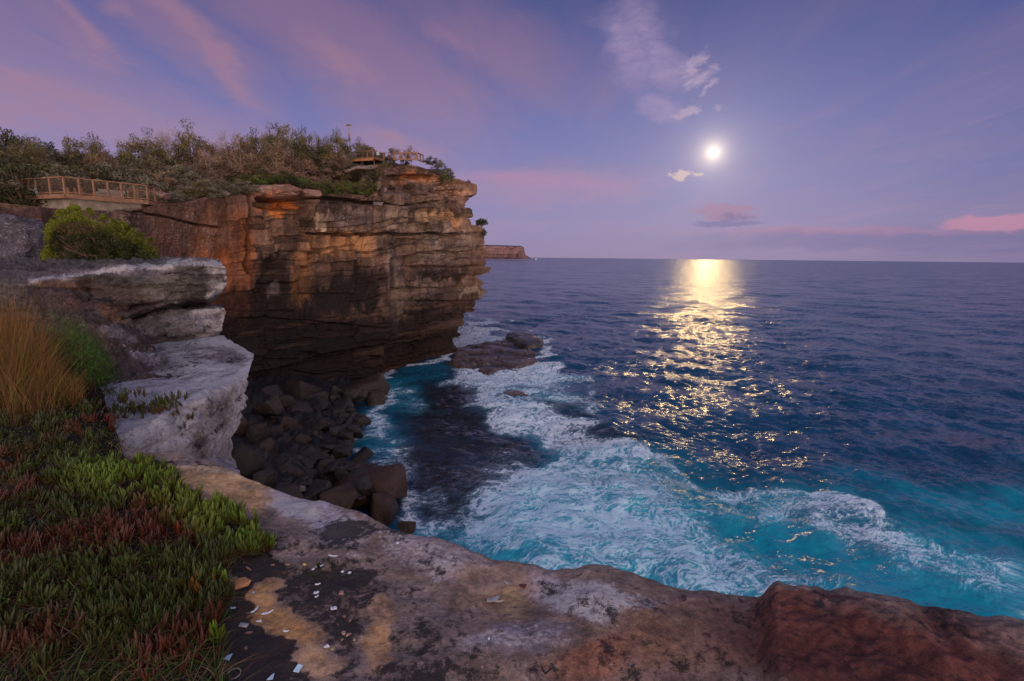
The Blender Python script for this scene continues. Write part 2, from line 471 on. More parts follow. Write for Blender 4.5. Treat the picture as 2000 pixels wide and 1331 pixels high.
def build_sea():
    pxs = np.r_[np.linspace(-2200, 560, 46, endpoint=False), np.linspace(560, 2060, 980, endpoint=False), np.linspace(2060, 4200, 40)]
    th = (pxs - 1000) / 1000
    azm = np.arctan(th)
    # depression angles below the horizon, fine steps
    dep = np.r_[np.linspace(0.00035, 0.0093, 32, endpoint=False), np.linspace(0.0093, 0.62, 520, endpoint=False), np.linspace(0.62, 0.95, 14)]
    rr = CAMZ / np.tan(dep)
    A, Rr = np.meshgrid(azm, rr)
    # radial distance so that rows of equal depression are level circles
    X = Rr * np.sin(A); Y = Rr * np.cos(A)
    G = np.stack([X, Y, np.zeros_like(X)], -1)
    px, py = proj(G)
    spr = np.abs(np.gradient(rr))[:, None] * np.ones_like(X)
    Z = np.zeros_like(X); DX = np.zeros_like(X); DY = np.zeros_like(X)
    rs = np.random.default_rng(5)
    main = R(205)      # waves travel toward the shore
    shel = 1 - 0.65 * ss(-px, -1080, -780)
    for i in range(64):
        lam = 1.1 * (38 / 1.1) ** (rs.random() ** 1.15)
        a = main + rs.normal() * 0.75
        kx, ky = math.cos(a), math.sin(a)
        k = 2 * math.pi / lam
        amp = 0.0068 * lam ** 0.74
        att = ss(lam / spr, 1.5, 4.0)
        ph = k * (kx * X + ky * Y) + rs.random() * 6.28
        wv_ = amp * att
        Z += wv_ * np.sin(ph); c = np.cos(ph) * wv_ * 0.8
        DX += c * kx; DY += c * ky
    near = Rr < 420
    n = np.zeros_like(X); n[near] = fbm(X[near] * 0.35, Y[near] * 0.35, 0.3, 4, 0.55)
    Z = Z * (0.75 + 0.6 * np.abs(n)) * 1.15
    Z += np.where(near, n * 0.10, 0) * ss(1.2 / np.maximum(spr, .01), .6, 2)
    # ---- surface state by place
    w1 = np.zeros_like(X); w2 = np.zeros_like(X)
    w1[near] = fbm(X[near] * 0.12, Y[near] * 0.12, 4.1, 3); w2[near] = fbm(X[near] * 0.12, Y[near] * 0.12, 9.7, 3)
    qx = px + w1 * 46; qy = py + w2 * 30
    main_p = [(905, 733), (985, 728), (1060, 712), (1110, 755), (1190, 835), (1290, 893), (1400, 935), (1500, 925), (1600, 945), (1720, 1000), (1850, 1035), (2080, 1085),
              (2080, 1330), (1400, 1330), (880, 1160), (925, 1050), (935, 1000), (1010, 925), (1050, 895), (1000, 840), (945, 780)]
    sd = poly_sd(qx, qy, main_p)
    Dn = ss(sd, -14, 64) * 0.41
    Dn += 0.34 * gb(qx, qy, 1100, 1000, 250, 130, -12) + 0.16 * gb(qx, qy, 1350, 1080, 300, 90, -14)
    Dn += 0.20 * gb(qx, qy, 1750, 1060, 260, 50, -20)
    Dn -= 0.30 * gb(qx, qy, 1520, 1065, 160, 50, -15) + 0.22 * gb(qx, qy, 1800, 1150, 200, 60, -15) + .12 * gb(qx, qy, 1850, 1200, 200, 60, -15)
    Dn -= 0.26 * gb(qx, qy, 1090, 800, 80, 20, -12) + 0.26 * gb(qx, qy, 1190, 855, 100, 20, -8) + 0.3 * gb(qx, qy, 1010, 768, 42, 12) + .10 * gb(qx, qy, 1100, 870, 70, 22)
    for pts, wd, st_ in [([(905, 735), (950, 770), (975, 810), (1010, 835)], 24, .6), ([(960, 745), (1080, 735), (1150, 745)], 20, .6), ([(950, 765), (1020, 790), (1110, 830), (1200, 880)], 26, .40),
                         ([(1000, 810), (1100, 850), (1180, 870), (1260, 900)], 16, .4), ([(935, 1060), (960, 1000), (1020, 960), (1080, 930)], 26, .45),
                         ([(1060, 740), (1090, 760), (1150, 790)], 16, .35), ([(1290, 905), (1420, 955), (1480, 950), (1560, 958), (1700, 1010)], 11, .5),
                         ([(885, 650), (930, 640), (985, 642)], 13, 1.5), ([(885, 668), (930, 662), (960, 665)], 10, 1.3),
                         ([(1055, 655), (1080, 665), (1050, 678)], 9, .7), ([(1045, 705), (1060, 715), (1080, 722)], 12, .75), ([(975, 735), (1030, 720), (1075, 712)], 13, .7),
                         ([(835, 706), (868, 694), (890, 700)], 7, .6), ([(760, 742), (800, 722), (835, 706)], 6, .55),
                         ([(752, 746), (748, 800), (735, 842), (690, 866), (700, 905), (770, 945), (800, 1000), (830, 1040)], 15, .42), ([(760, 742), (800, 716), (838, 700), (888, 690)], 5, .8), ([(885, 704), (900, 722), (940, 734), (975, 732), (1030, 718), (1056, 704), (1056, 686)], 7, .8), ([(760, 760), (800, 780)], 26, .26), ([(740, 830), (770, 880)], 26, .22), ([(800, 1000), (900, 1040)], 34, .35), ([(700, 880), (790, 930)], 18, .3), ([(815, 960), (880, 970)], 14, .22)]:
        Dn += st_ * np.exp(-(seg_dist(qx, qy, pts) / wd) ** 2)
    cove_t = 0.32 * gb(qx, qy, 850, 900, 150, 160)
    Dn += cove_t * 0.25
    Dn = np.where(near, Dn, 0)
    # lace of ridged noise, stretched along the swell
    m = near & (Rr < 330)
    Xm, Ym = X[m], Y[m]
    u = Xm * 0.94 + Ym * 0.34; v = -Xm * 0.34 + Ym * 0.94
    wx = fbm(Xm * 0.22, Ym * 0.22, 2.0, 4) * 2.6; wy = fbm(Xm * 0.22, Ym * 0.22, 7.0, 4) * 2.6
    r1 = 1 - np.abs(fbm((u + wx) * 0.30, (v + wy) * 0.62, 1.0, 5, 0.62)) * 2.6
    r2 = 1 - np.abs(fbm((u + wx * .6) * 1.05, (v + wy * .6) * 2.1, 5.0, 4, 0.6)) * 2.4
    n3 = fbm((u + wx) * 0.16, (v + wy) * 0.30, 11.0, 5, .6)
    lace = np.full_like(X, -1.0); lace[m] = 0.62 * r1 + 0.55 * r2 + 0.80 * n3
    r3 = np.full_like(X, 0.0); r3[m] = 1 - np.abs(fbm((u + wx * .4) * 2.6, (v + wy * .4) * 4.4, 8.0, 3, .6)) * 2.4
    R1 = np.zeros_like(X); R2 = np.zeros_like(X); N3 = np.zeros_like(X); R1[m] = np.clip(r1, 0, 1) ** 3; R2[m] = np.clip(r2, 0, 1) ** 3; N3[m] = n3; R3 = np.clip(r3, 0, 1) ** 2 * m
    val = Dn + .45 * N3
    veil_ = ss(val, .18, 1.05) * .50
    fil = (.75 * R1 + .70 * R2 + .30 * R3) * ss(val, .02, .62)
    foam = np.clip(veil_ * (.75 + .5 * R2) + fil * .80, 0, 1) * ss(Dn, 0.02, 0.2)
    # small whitecaps are absent on the open water; crest of foam lifts slightly
    Z += foam * 0.10 * ss(-spr, -3, -1)
    teal = ss(poly_sd(qx, qy, [(905, 745), (1070, 715), (1180, 815), (1300, 880), (1450, 920), (1600, 930), (1800, 930), (2000, 890), (2300, 860), (2300, 1400), (860, 1400), (870, 1040), (1000, 930), (1040, 880)]), -40, 70)
    teal = teal * (0.55 + 0.45 * ss(py, 860, 1010)) * (0.35 + 0.65 * ss(w1 + 0.9 * ss(-px, -1650, -1300) + .25, -0.3, 0.5))
    teal *= 1 - 0.75 * gb(qx, qy, 1150, 840, 140, 45, -12) - .2 * gb(qx, qy, 2000, 900, 200, 80)
    for b in [(790, 770, 60, 45, 0, .4), (740, 850, 45, 70, 0, .35), (850, 1050, 90, 45, 0, .6), (1060, 745, 120, 26, 0, .4), (830, 735, 80, 20, 20, .28)]:
        teal = np.maximum(teal, gb(qx, qy, *b[:5]) * b[5])
    reef = ss(poly_sd(qx, qy, [(790, 800), (850, 740), (905, 745), (950, 800), (1010, 850), (1060, 890), (1000, 950), (930, 1010), (850, 1010), (790, 950), (740, 930), (800, 860)]), -25, 30) * 0.92
    for b in [(1090, 800, 90, 22, -12), (1190, 855, 100, 20, -8), (1010, 768, 40, 10, 0)]:
        reef = np.maximum(reef, gb(qx, qy, *b[:5]) * 0.75)
    teal = np.clip(teal, 0, 1)[..., None]; reef = np.clip(reef * near, 0, 1)[..., None]
    milky = (ss(Dn + .3 * N3, .2, 1.0) * .8)[..., None]
    c = DEEP * (1 - teal) + (TEAL * (1 - milky) + np.array([.06, .42, .56]) * milky) * teal
    c = c * (1 - reef * 0.9) + REEF * reef * 0.9
    c *= (1 + 0.25 * np.where(near, w2, 0))[..., None]
    G[..., 0] -= DX; G[..., 1] -= DY; G[..., 2] = Z * shel
    mask = np.stack([foam, np.clip(teal[..., 0], 0, 1), np.clip(val + .9, 0, 1)], -1)
    return raw_mesh('sea', G.reshape(-1, 3), grid_faces(*X.shape, flip=True), None, c, mask)


m, nt, b = principled('sea_water', 0.1, 0.5)
b.inputs['IOR'].default_value = 1.333
co = nt.new('ShaderNodeTexCoord').outputs['Object']
at = nt.new('ShaderNodeAttribute', attribute_name='Col').outputs['Color']
sp = nt.new('ShaderNodeSeparateColor'); nt.link(nt.new('ShaderNodeAttribute', attribute_name='Mask').outputs['Color'], sp.inputs[0])
fo = sp.outputs[0]
fn = nt.noise(nt.vmap(co, rot=(0, 0, R(-20)), scale=(1, 2.0, 1)), 2.4, 7, 0.65, 0.8)
fo2 = nt.m('MULTIPLY', fo, nt.sstep(nt.m('ADD', fn, nt.m('MULTIPLY', fo, 0.3)), 0.40, 0.75, 0.45, 1.12), clamp=True)
fw = nt.sstep(fo2, .25, 1.0)
fcol = nt.mix(sp.outputs[1], nt.mix(fw, (0.26, 0.34, 0.44), (0.60, 0.66, 0.76)), nt.mix(fw, (0.13, 0.44, 0.56), (0.48, 0.70, 0.84)))
nt.link(nt.mix(fo2, at, fcol), b.inputs['Base Color'])
nt.link(nt.m('ADD', 0.21, nt.m('MULTIPLY', fo2, 0.4)), b.inputs['Roughness'])
nt.link(nt.m('SUBTRACT', 0.40, nt.m('MULTIPLY', fo2, 0.28)), b.inputs['Specular IOR Level'])
def slope(scale, ang, amp, detail=3, yx=1.8):
    n = nt.new('ShaderNodeTexNoise'); nt.link(nt.vmap(co, rot=(0, 0, R(ang)), scale=(1, yx, 1)), n.inputs['Vector'])
    n.inputs['Scale'].default_value = scale; n.inputs['Detail'].default_value = detail; n.inputs['Roughness'].default_value = .62; n.inputs['Distortion'].default_value = .4
    v = nt.new('ShaderNodeVectorMath', operation='MULTIPLY_ADD'); nt.link(n.outputs['Color'], v.inputs[0])
    v.inputs[1].default_value = (amp * 1.25, amp * .9, 0); v.inputs[2].default_value = (-amp * .625, -amp * .45, 0); return v.outputs[0]
def vadd(a, b_):
    v = nt.new('ShaderNodeVectorMath', operation='ADD'); nt.link(a, v.inputs[0]); nt.link(b_, v.inputs[1]); return v.outputs[0]
geo = nt.new('ShaderNodeNewGeometry').outputs['Normal']
tot = vadd(slope(0.02, -6, .55, 4, 3.2), vadd(vadd(slope(0.07, 12, .85, 8, 2.0), slope(0.8, -18, 1.05, 3)), slope(3.0, 24, .55, 2, 1.3)))
vn = nt.new('ShaderNodeVectorMath', operation='NORMALIZE'); nt.link(vadd(geo, tot), vn.inputs[0]); nt.link(vn.outputs[0], b.inputs['Normal'])
M_sea = m
sea_me = build_sea(); sea_me.materials.append(M_sea)
link('sea', sea_me, kind='structure')

# ------------------------------------------------------------------ moon
bm = bmesh.new(); bmesh.ops.create_icosphere(bm, subdivisions=3, radius=60000 * math.tan(R(0.44)))
me = bpy.data.meshes.new('moon'); bm.to_mesh(me); bm.free()
for p_ in me.polygons: p_.use_smooth = True
mm = bpy.data.materials.new('moon_surface'); mm.use_nodes = True; mm.node_tree.nodes.clear()
t_ = NT(mm.node_tree); e = t_.new('ShaderNodeEmission'); e.inputs[0].default_value = (1, 0.66, 0.25, 1)
nn = t_.noise(t_.new('ShaderNodeTexCoord').outputs['Object'], 0.0012, 4); t_.link(t_.sstep(nn, .3, .7, 520, 700), e.inputs[1])
t_.link(e.outputs[0], t_.new('ShaderNodeOutputMaterial').inputs[0]); me.materials.append(mm)
mo = link('moon', me, loc=Vector(C0) + MOON * 60000, label='bright full moon glowing low over the sea', cat='moon')

# ------------------------------------------------------------------ main cliff
CY = [(-150, 31), (0, 36), (100, 39), (240, 44), (330, 49.5), (400, 54), (480, 61), (560, 66), (640, 72), (760, 81.5), (830, 96.5), (890, 106), (960, 112)]
CYX = np.array(CY)
YT = np.array([(-150, 396), (0, 398), (60, 403), (130, 410), (240, 412), (300, 399), (340, 394), (372, 395), (400, 385), (430, 388), (470, 380), (488, 385), (496, 364), (560, 363), (590, 376), (612, 384),
               (650, 378), (720, 385), (735, 376), (742, 352), (758, 330), (775, 321), (840, 320), (862, 330), (880, 346), (910, 352)])
YTR = np.array([(-150, 380), (300, 392), (480, 372), (560, 364), (720, 350), (760, 335), (900, 335)])
XT = np.array([(300, 850), (318, 853), (325, 862), (335, 872), (345, 886), (352, 903), (361, 931), (372, 932), (379, 931), (382, 917), (390, 913), (400, 905), (413, 918), (430, 921), (440, 922), (446, 941), (455, 946),
               (475, 946), (484, 938), (491, 950), (510, 951), (525, 953), (534, 950), (539, 935), (546, 937), (553, 950), (560, 940), (566, 942), (573, 947), (584, 944), (587, 929), (600, 930), (611, 915),
               (616, 904), (640, 902), (655, 900), (661, 890), (690, 889), (780, 887)])


def zbase(x): return np.interp(x, [-150, 400, 560, 700, 760, 900], [7, 5.5, 3, 0.2, -1.2, -1.5])


def ybase(x):
    Yd = np.interp(x, CYX[:, 0], CYX[:, 1]); y = np.full(np.shape(x), 700.0)
    for _ in range(6):
        z = P(x, y, Yd)[..., 2]; y = y + (z - zbase(x)) / Yd * 1000
    return y


def blocky(w, s, seed, joint=0.04):
    """strata of uneven thickness w, split into blocks along s -> offset, groove depth"""
    r = np.random.default_rng(seed)
    th = []; a = -3.0
    while a < 45:
        th.append(a); a += r.choice([0.35, 0.5, 0.8, 1.1, 1.5, 2.1, 2.8], p=[.07, .09, .14, .20, .20, .17, .13])
    th = np.array(th)
    k = np.clip(np.searchsorted(th, w) - 1, 0, len(th) - 2)
    keep_r = r.random((len(th), 64))
    fr = (w - th[k]); thick = th[k + 1] - th[k]
    edge = np.minimum(fr, thick - fr)
    off = r.normal(size=len(th)) * 0.28
    o = off[k]
    groove = 1 - ss(edge, 0.02, 0.13)
    wid = r.uniform(3.0, 11, len(th)); ph = r.uniform(0, 50, len(th))
    q = (s + ph[k]) / wid[k]
    jit = r.uniform(-.32, .32, (len(th), 64))
    qi = np.floor(q).astype(int)
    qq = q - qi
    b0 = jit[k, qi % 64] + 0.02; b1 = 1 + jit[k, (qi + 1) % 64]
    cell = np.where(qq < b0, qi - 1, np.where(qq > b1, qi + 1, qi))
    de = np.minimum(np.abs(qq - b0), np.abs(qq - b1)) * wid[k]
    de = np.minimum(de, 9)
    bo = r.normal(size=(len(th), 64)) * 0.30
    o = o + bo[k, cell % 64]
    gv = 1 - ss(de, 0.03, 0.14)
    groove = groove * (keep_r[k, cell % 64] > .5)
    o = o + np.where(keep_r[k, (cell + 7) % 64] > .9, .55, 0) - np.where(keep_r[k, (cell + 17) % 64] > .9, .6, 0)
    return o, np.maximum(groove, gv), cell, k


def build_cliff():
    NC, NR, NW = 820, 440, 60
    u = np.r_[np.linspace(0, 0.27, 90, endpoint=False), np.linspace(0.27, 1, NC - 90)]
    x0 = -150 + u * 1050
    t = np.linspace(0, 1, NR)
    yb = ybase(x0) + 6; yt = np.interp(x0, YT[:, 0], YT[:, 1])
    py = yb[None] + (yt - yb)[None] * t[:, None]
    px = np.broadcast_to(x0, py.shape).copy()
    xt = np.interp(py, XT[:, 0], XT[:, 1])
    fs = np.random.default_rng(77).uniform(-7, 5, 200); q_ = py[:, -1] / 5.5; jag = fs[np.floor(q_).astype(int) % 200] * (py[:, -1] > 388)
    px = px + (xt + jag[:, None] - 900) * ss(u, 0.86, 1.0)[None] ** 1.0
    Yd = np.interp(px, CYX[:, 0], CYX[:, 1])
    ybr = ybase(px); ytr = np.interp(px, YTR[:, 0], YTR[:, 1])
    w = (ybr - py) / (ybr - ytr) * 34.0                       # strata height
    G = P(px, py, Yd)
    # length along the face
    sx = np.interp(px, CYX[:, 0], np.r_[0, np.cumsum(np.hypot(np.diff((CYX[:, 0] - 1000) / 1000 * CYX[:, 1]), np.diff(CYX[:, 1])))])
    N = grid_normals(G)
    Nf = N.mean(axis=0, keepdims=True); Nf = Nf / np.linalg.norm(Nf, axis=-1)[..., None]; Nf = np.broadcast_to(Nf, N.shape)
    x, y, z = G[..., 0], G[..., 1], G[..., 2]
    wob = fbm(x * .12, y * .12, z * .12, 4)
    ww = w + wob * 0.9 + 0.18 * fbm(x * .5, y * .5, z * .5, 3)
    colw = np.interp(sx + fbm(x * .25, y * .25, z * .12, 3) * 2.2, np.cumsum(np.r_[0, np.random.default_rng(4).uniform(4, 13, 30)]), np.arange(31))
    cid = np.floor(colw).astype(int) % 40; cfr = colw - np.floor(colw)
    ww = ww + np.random.default_rng(14).normal(size=40)[cid] * .8 * ss(-px, -850, -700)
    o, gv, cell, k = blocky(ww, sx + fbm(x * .3, y * .3, z * .3, 3) * 1.2, 3)
    maj = 1 - ss(np.minimum(cfr, 1 - cfr), .008, .03)
    o = o + np.random.default_rng(15).normal(size=40)[cid] * .45; gv = np.maximum(gv, maj)
    # thin bedding inside layers
    thin = fbm(x * .10, y * .10, ww * 1.6, 3, .6)
    thin = np.tanh(thin * 4)
    smoothwall = ss(-px, -520, -430) * 0.92                    # left part of the wall is smoother
    lay = 0.5 + 0.5 * ss(px, 640, 880)
    disp = o * lay * (1 - smoothwall) + thin * 0.17 * lay * (1 - .9 * smoothwall) * (.35 + .65 * ss(px + wob * 60, 760, 860)) - gv * 0.26 * (1 - smoothwall * .8)
    disp += 1.3 * fbm(x * .055, y * .055, z * .035, 3) + 0.30 * fbm(x * .4, y * .4, z * .4, 4) + 0.07 * fbm(x * 2, y * 2, z * 2, 3)
    def crack(pts, wd, dep, soft=0.0):
        d = seg_dist(px + wob * 5, py + wob * 4, pts)
        return -dep * (1 - ss(d, wd * .35, wd))
    for pts, wd, dep in [([(603, 457), (650, 459), (700, 459), (760, 455), (820, 457), (868, 461)], 3.2, 1.6), ([(500, 389), (545, 392), (590, 391), (620, 388), (690, 395), (745, 401)], 4.5, 2.2),
                         ([(745, 398), (790, 402), (845, 396)], 2.6, 1.2), ([(842, 378), (880, 384), (925, 386)], 4.0, 1.8), ([(815, 400), (813, 470), (803, 500), (800, 560), (796, 640)], 2.4, 1.4),
                         ([(487, 378), (489, 440), (486, 520), (497, 545)], 6, 1.8), ([(712, 455), (716, 400), (722, 380)], 2.2, 1.0), ([(600, 455), (606, 405)], 2, .9), ([(640, 457), (642, 410)], 1.8, .7),
                         ([(600, 706), (700, 682), (800, 664), (892, 642)], 4, 1.3), ([(520, 620), (640, 632), (760, 640)], 2, .6), ([(800, 520), (940, 520)], 2.4, .9), ([(800, 588), (940, 590)], 2.6, 1.1), ([(800, 562), (935, 560)], 2, .7),
                         ([(805, 495), (950, 488)], 3, 1.0), ([(610, 457), (612, 520)], 1.6, .5), ([(700, 457), (696, 520)], 1.6, .5), ([(445, 400), (450, 470), (445, 500)], 3, .9), ([(402, 395), (408, 440), (398, 480)], 2.5, .8),
                         ([(770, 700), (768, 745)], 2.5, .9), ([(240, 412), (300, 420), (380, 440), (430, 446)], 3, .8), ([(776, 402), (778, 330)], 1.5, .5), ([(800, 345), (802, 322)], 2.2, .8)]:
        disp += crack(pts, wd, dep)
    disp -= 2.6 * gb(px, py, 545, 402, 52, 11) * ss(py, 388, 392)           # orange notch under the cap ledge
    disp += 0.9 * gb(px, py, 540, 378, 52, 12)
    disp += 0.8 * ss(py, 398, 404) * (1 - ss(py, 454, 458)) * ss(px, 596, 610)
    disp += 0.7 * ss(py, 520, 524) * ss(px, 800, 806) * (1 - ss(py, 640, 650)) + .6 * ss(px, 812 - (py - 400) * .06, 818 - (py - 400) * .06)
    disp -= 1.6 * gb(px, py, 815, 346, 40, 6) + 1.2 * gb(px, py, 885, 375, 34, 5)
    below = ss(py, np.interp(px, [480, 600, 700, 800, 892], [730, 706, 682, 664, 642]) + 1, np.interp(px, [480, 600, 700, 800, 892], [730, 706, 682, 664, 642]) + 7)
    disp -= 1.5 * below
    disp -= 2.2 * ss(-py, -384, -374) * ss(px, 735, 760)                       # crown set back: a bushy shelf
    disp -= 1.1 * gb(px, py, 530, 560, 40, 60) + 0.9 * gb(px, py, 665, 575, 60, 45)
    # keep the outline at the tip
    tipk = 1 - 0.9 * ss(u, 0.93, 1.0)[None]
    G = G + Nf * (disp * tipk)[..., None]
    G[..., 2] += (0.12 * o * (1 - smoothwall)) * tipk
    # far side, turning back out of sight
    tip = G[:, -1]
    s = np.linspace(0, 1, NW + 1)[1:]
    back = tip[:, None] + np.stack([-30 * s ** 1.3 + 0.5 * np.sin(s * 30) * 0, 55 * s, 0 * s], -1)[None]
    nb = fbm(back[..., 0] * .2, back[..., 1] * .2, back[..., 2] * .5, 4) * 1.2 * ss(s, 0, .2)[None]
    back[..., 0] += nb
    G2 = np.concatenate([G, back], 1)
    NfT = np.concatenate([Nf[-1], np.broadcast_to(Nf[-1, -1:], (NW, 3))], 0).copy(); NfT[:, 2] = 0
    global CAPB
    q2 = np.linspace(0, 1, 15)[1:, None, None]; cap = G2[-1][None] - NfT[None] * q2 * 5.0
    cap[..., 2] += -.12 * (1 - q2[..., 0]) + .25 * fbm(cap[..., 0] * .5, cap[..., 1] * .5, 3, 4) * ss(q2[..., 0], 0, .3) - .5 * q2[..., 0] ** 3
    CAPB = (G2[-1] - NfT * 2.6, G2[-1] - NfT * 5.2, x0)
    G2 = np.concatenate([G2, cap], 0)
    PX, PY = proj(G)
    wv = (wob * 14 + 9 * fbm(x * .8, y * .8, z * .15, 3), fbm(x * .3, y * .3, z * .3 + 9, 3) * 8 + 26 * fbm(x * .9, y * .9, z * .06 + 5, 4))
    brown = (0.175, 0.10, 0.072); tan = (0.38, 0.22, 0.155); orange = (0.42, 0.15, 0.045); dark = (0.032, 0.022, 0.021); grey = (0.22, 0.165, 0.145); rust = (0.34, 0.115, 0.045)
    lst = [(330, 470, 150, 80, 0, (0.15, 0.075, 0.05), .8), (440, 520, 60, 120, 0, rust, .8), (400, 560, 60, 70, 0, (0.42, 0.12, 0.035), .95), (430, 440, 36, 60, 0, (0.20, 0.10, 0.06), .6),
           (540, 400, 46, 15, 0, (0.46, 0.15, 0.04), .95), (530, 378, 50, 14, 0, (0.26, 0.12, 0.085), .8), (690, 400, 90, 14, 0, dark, .45),
           (560, 480, 60, 20, 0, tan, .7), (535, 440, 60, 25, 0, (0.22, 0.12, 0.08), .7), (660, 478, 80, 24, 0, (0.38, 0.185, 0.085), .9), (585, 540, 24, 62, 0, (0.33, 0.15, 0.065), .9),
           (760, 480, 28, 26, 0, dark, .65), (730, 430, 25, 18, 0, grey, .6), (685, 428, 50, 22, 0, (0.13, 0.09, 0.085), .7), (630, 428, 14, 22, 0, (0.42, 0.31, 0.21), .9),
           (860, 425, 40, 14, 0, (0.46, 0.24, 0.10), .95), (775, 430, 40, 22, 0, (0.32, 0.22, 0.16), .9), (880, 470, 60, 20, 0, (0.27, 0.20, 0.155), .8), (850, 500, 60, 8, 0, (0.28, .20, .15), .7), (800, 440, 80, 60, 0, (.26, .17, .12), .5),
           (815, 345, 44, 10, 0, (0.42, 0.15, 0.05), .85), (860, 350, 26, 8, 0, (0.45, 0.20, 0.09), .8), (880, 378, 36, 8, 0, (0.42, 0.23, 0.15), .8), (800, 372, 60, 14, 0, (0.17, 0.105, 0.09), .7),
           (850, 410, 60, 10, 0, dark, .5), (530, 545, 34, 62, 0, dark, .92), (530, 570, 14, 16, 0, (0.20, 0.16, 0.17), .8), (675, 570, 72, 42, 0, dark, .88), (720, 545, 40, 25, 0, dark, .7),
           (625, 545, 26, 20, 0, brown, .6), (770, 520, 22, 22, 0, grey, .6), (780, 590, 22, 54, 0, (0.34, 0.24, 0.18), .9), (750, 620, 30, 26, 0, (0.24, 0.15, 0.12), .6), (860, 535, 60, 12, 0, dark, .7),
           (870, 510, 66, 14, 0, grey, .5), (850, 575, 70, 18, 0, (0.12, 0.09, 0.085), .6), (925, 574, 26, 9, 0, (0.36, 0.28, 0.21), .8), (860, 555, 60, 9, 0, (0.25, 0.18, 0.14), .6),
           (460, 610, 60, 60, 0, (0.07, 0.035, 0.028), .8), (560, 640, 80, 50, 0, dark, .8), (480, 700, 130, 50, 0, dark, .9), (640, 660, 120, 40, 0, (0.05, 0.035, 0.035), .8), (760, 650, 80, 30, 0, (0.075, 0.05, 0.045), .8),
           (850, 640, 60, 40, 0, (0.075, 0.05, 0.045), .7), (620, 740, 130, 40, 0, dark, .9), (780, 715, 50, 34, 0, (0.17, 0.08, 0.045), .85), (840, 680, 50, 14, 20, (0.14, 0.075, 0.05), .7),
           (90, 470, 30, 90, 0, dark, .9), (72, 470, 7, 70, 0, (0.24, 0.12, 0.07), .9), (30, 420, 60, 20, 0, (0.06, 0.035, 0.04), .8), (180, 430, 60, 30, 0, (0.11, 0.075, 0.075), .8), (260, 440, 50, 26, 0, (0.15, 0.09, 0.07), .8),
           (320, 520, 60, 60, 0, (0.14, 0.07, 0.06), .7)]
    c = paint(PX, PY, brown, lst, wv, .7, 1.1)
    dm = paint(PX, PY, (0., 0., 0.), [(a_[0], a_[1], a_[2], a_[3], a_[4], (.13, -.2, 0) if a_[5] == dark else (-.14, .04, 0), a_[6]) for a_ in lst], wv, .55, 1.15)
    # per-block tone
    r = np.random.default_rng(8)
    tone = r.normal(size=(400, 64)) * 0.24
    c = c * (1 + tone[k, cell % 64] * (1 - smoothwall))[..., None] * (1 - 0.22 * gv * (1 - smoothwall))[..., None]
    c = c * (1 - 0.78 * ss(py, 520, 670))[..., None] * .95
    c = np.clip(c, 0.008, 1)
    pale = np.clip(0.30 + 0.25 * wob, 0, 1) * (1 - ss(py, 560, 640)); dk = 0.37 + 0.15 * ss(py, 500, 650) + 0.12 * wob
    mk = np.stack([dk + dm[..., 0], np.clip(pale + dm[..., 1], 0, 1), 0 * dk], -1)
    c2 = np.concatenate([c, np.broadcast_to(c[:, -1:] * .9, back.shape)], 1)
    mk2 = np.concatenate([mk, np.broadcast_to(mk[:, -1:], back.shape)], 1)
    cc_ = np.broadcast_to(np.array([.24, .17, .14]), (14,) + c2.shape[1:]); c2 = np.concatenate([c2, cc_], 0); mk2 = np.concatenate([mk2, np.broadcast_to([.4, .3, 0], cc_.shape)], 0)
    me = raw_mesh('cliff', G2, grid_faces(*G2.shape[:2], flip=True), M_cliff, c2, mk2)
    return me, G


cliff_me, CLG = build_cliff()
link('cliff', cliff_me, kind='structure', label='tall layered sandstone cliff dropping into the sea')

# ------------------------------------------------------------------ headland behind the cliff edge
M_soil = flat_mat('scrubby_soil', (0.06, 0.045, 0.032), 0.95, 0.5, 0.8, 0.1, 0.3)


def build_headland():
    x = np.linspace(-420, 905, 200)
    A_, B_, xc = CAPB; A_ = A_[:len(xc)]; B_ = B_[:len(xc)]
    r0 = np.stack([np.interp(x, xc, A_[:, k]) for k in range(3)], -1); r1 = np.stack([np.interp(x, xc, B_[:, k]) for k in range(3)], -1)
    ext = (np.minimum(x, -150) + 150)[:, None] / 1000 * np.array([34.0, 0, 0]) ; r0 = r0 + ext; r1 = r1 + ext
    r0[:, 2] -= .9 + 1.2 * ss(x, 770, 850); r1[:, 2] -= .1 + 1.6 * ss(x, 770, 850)
    ym = np.interp(x, [-420, -150, 0, 150, 300, 450, 600, 700, 760, 850, 905], [350, 366, 378, 386, 380, 362, 350, 338, 326, 338, 372])
    Ym = np.interp(x, [-420, 0, 150, 300, 450, 600, 700, 760, 850, 905], [36, 46, 50, 58, 70, 82, 90, 98, 104, 110])
    r2 = P(x, ym, Ym)
    y3 = np.interp(x, [-420, -150, 0, 150, 300, 450, 600, 700, 860, 905], [300, 318, 330, 335, 325, 318, 314, 312, 332, 366])
    Y3 = np.interp(x, [-420, 0, 150, 300, 450, 600, 700, 860, 905], [60, 66, 70, 78, 90, 102, 108, 114, 116])
    r3 = P(x, y3, Y3)
    r4 = r3 + np.array([-4, 40, -3.0]); r5 = r4 + np.array([-60, 120, -12.0])
    W = [r0, r1, r2, r3, r4, r5]; out = []
    for i in range(5):
        for t in np.linspace(0, 1, 14, endpoint=False): out.append(W[i] * (1 - t) + W[i + 1] * t)
    out.append(r5); G = np.array(out)
    G[20:, :, 2] += fbm(G[20:, :, 0] * .15, G[20:, :, 1] * .15, 0.5, 4) * 0.5
    return G


HG = build_headland()
link('headland_ground', raw_mesh('headland_ground', HG, grid_faces(*HG.shape[:2], flip=True), M_soil), kind='structure')


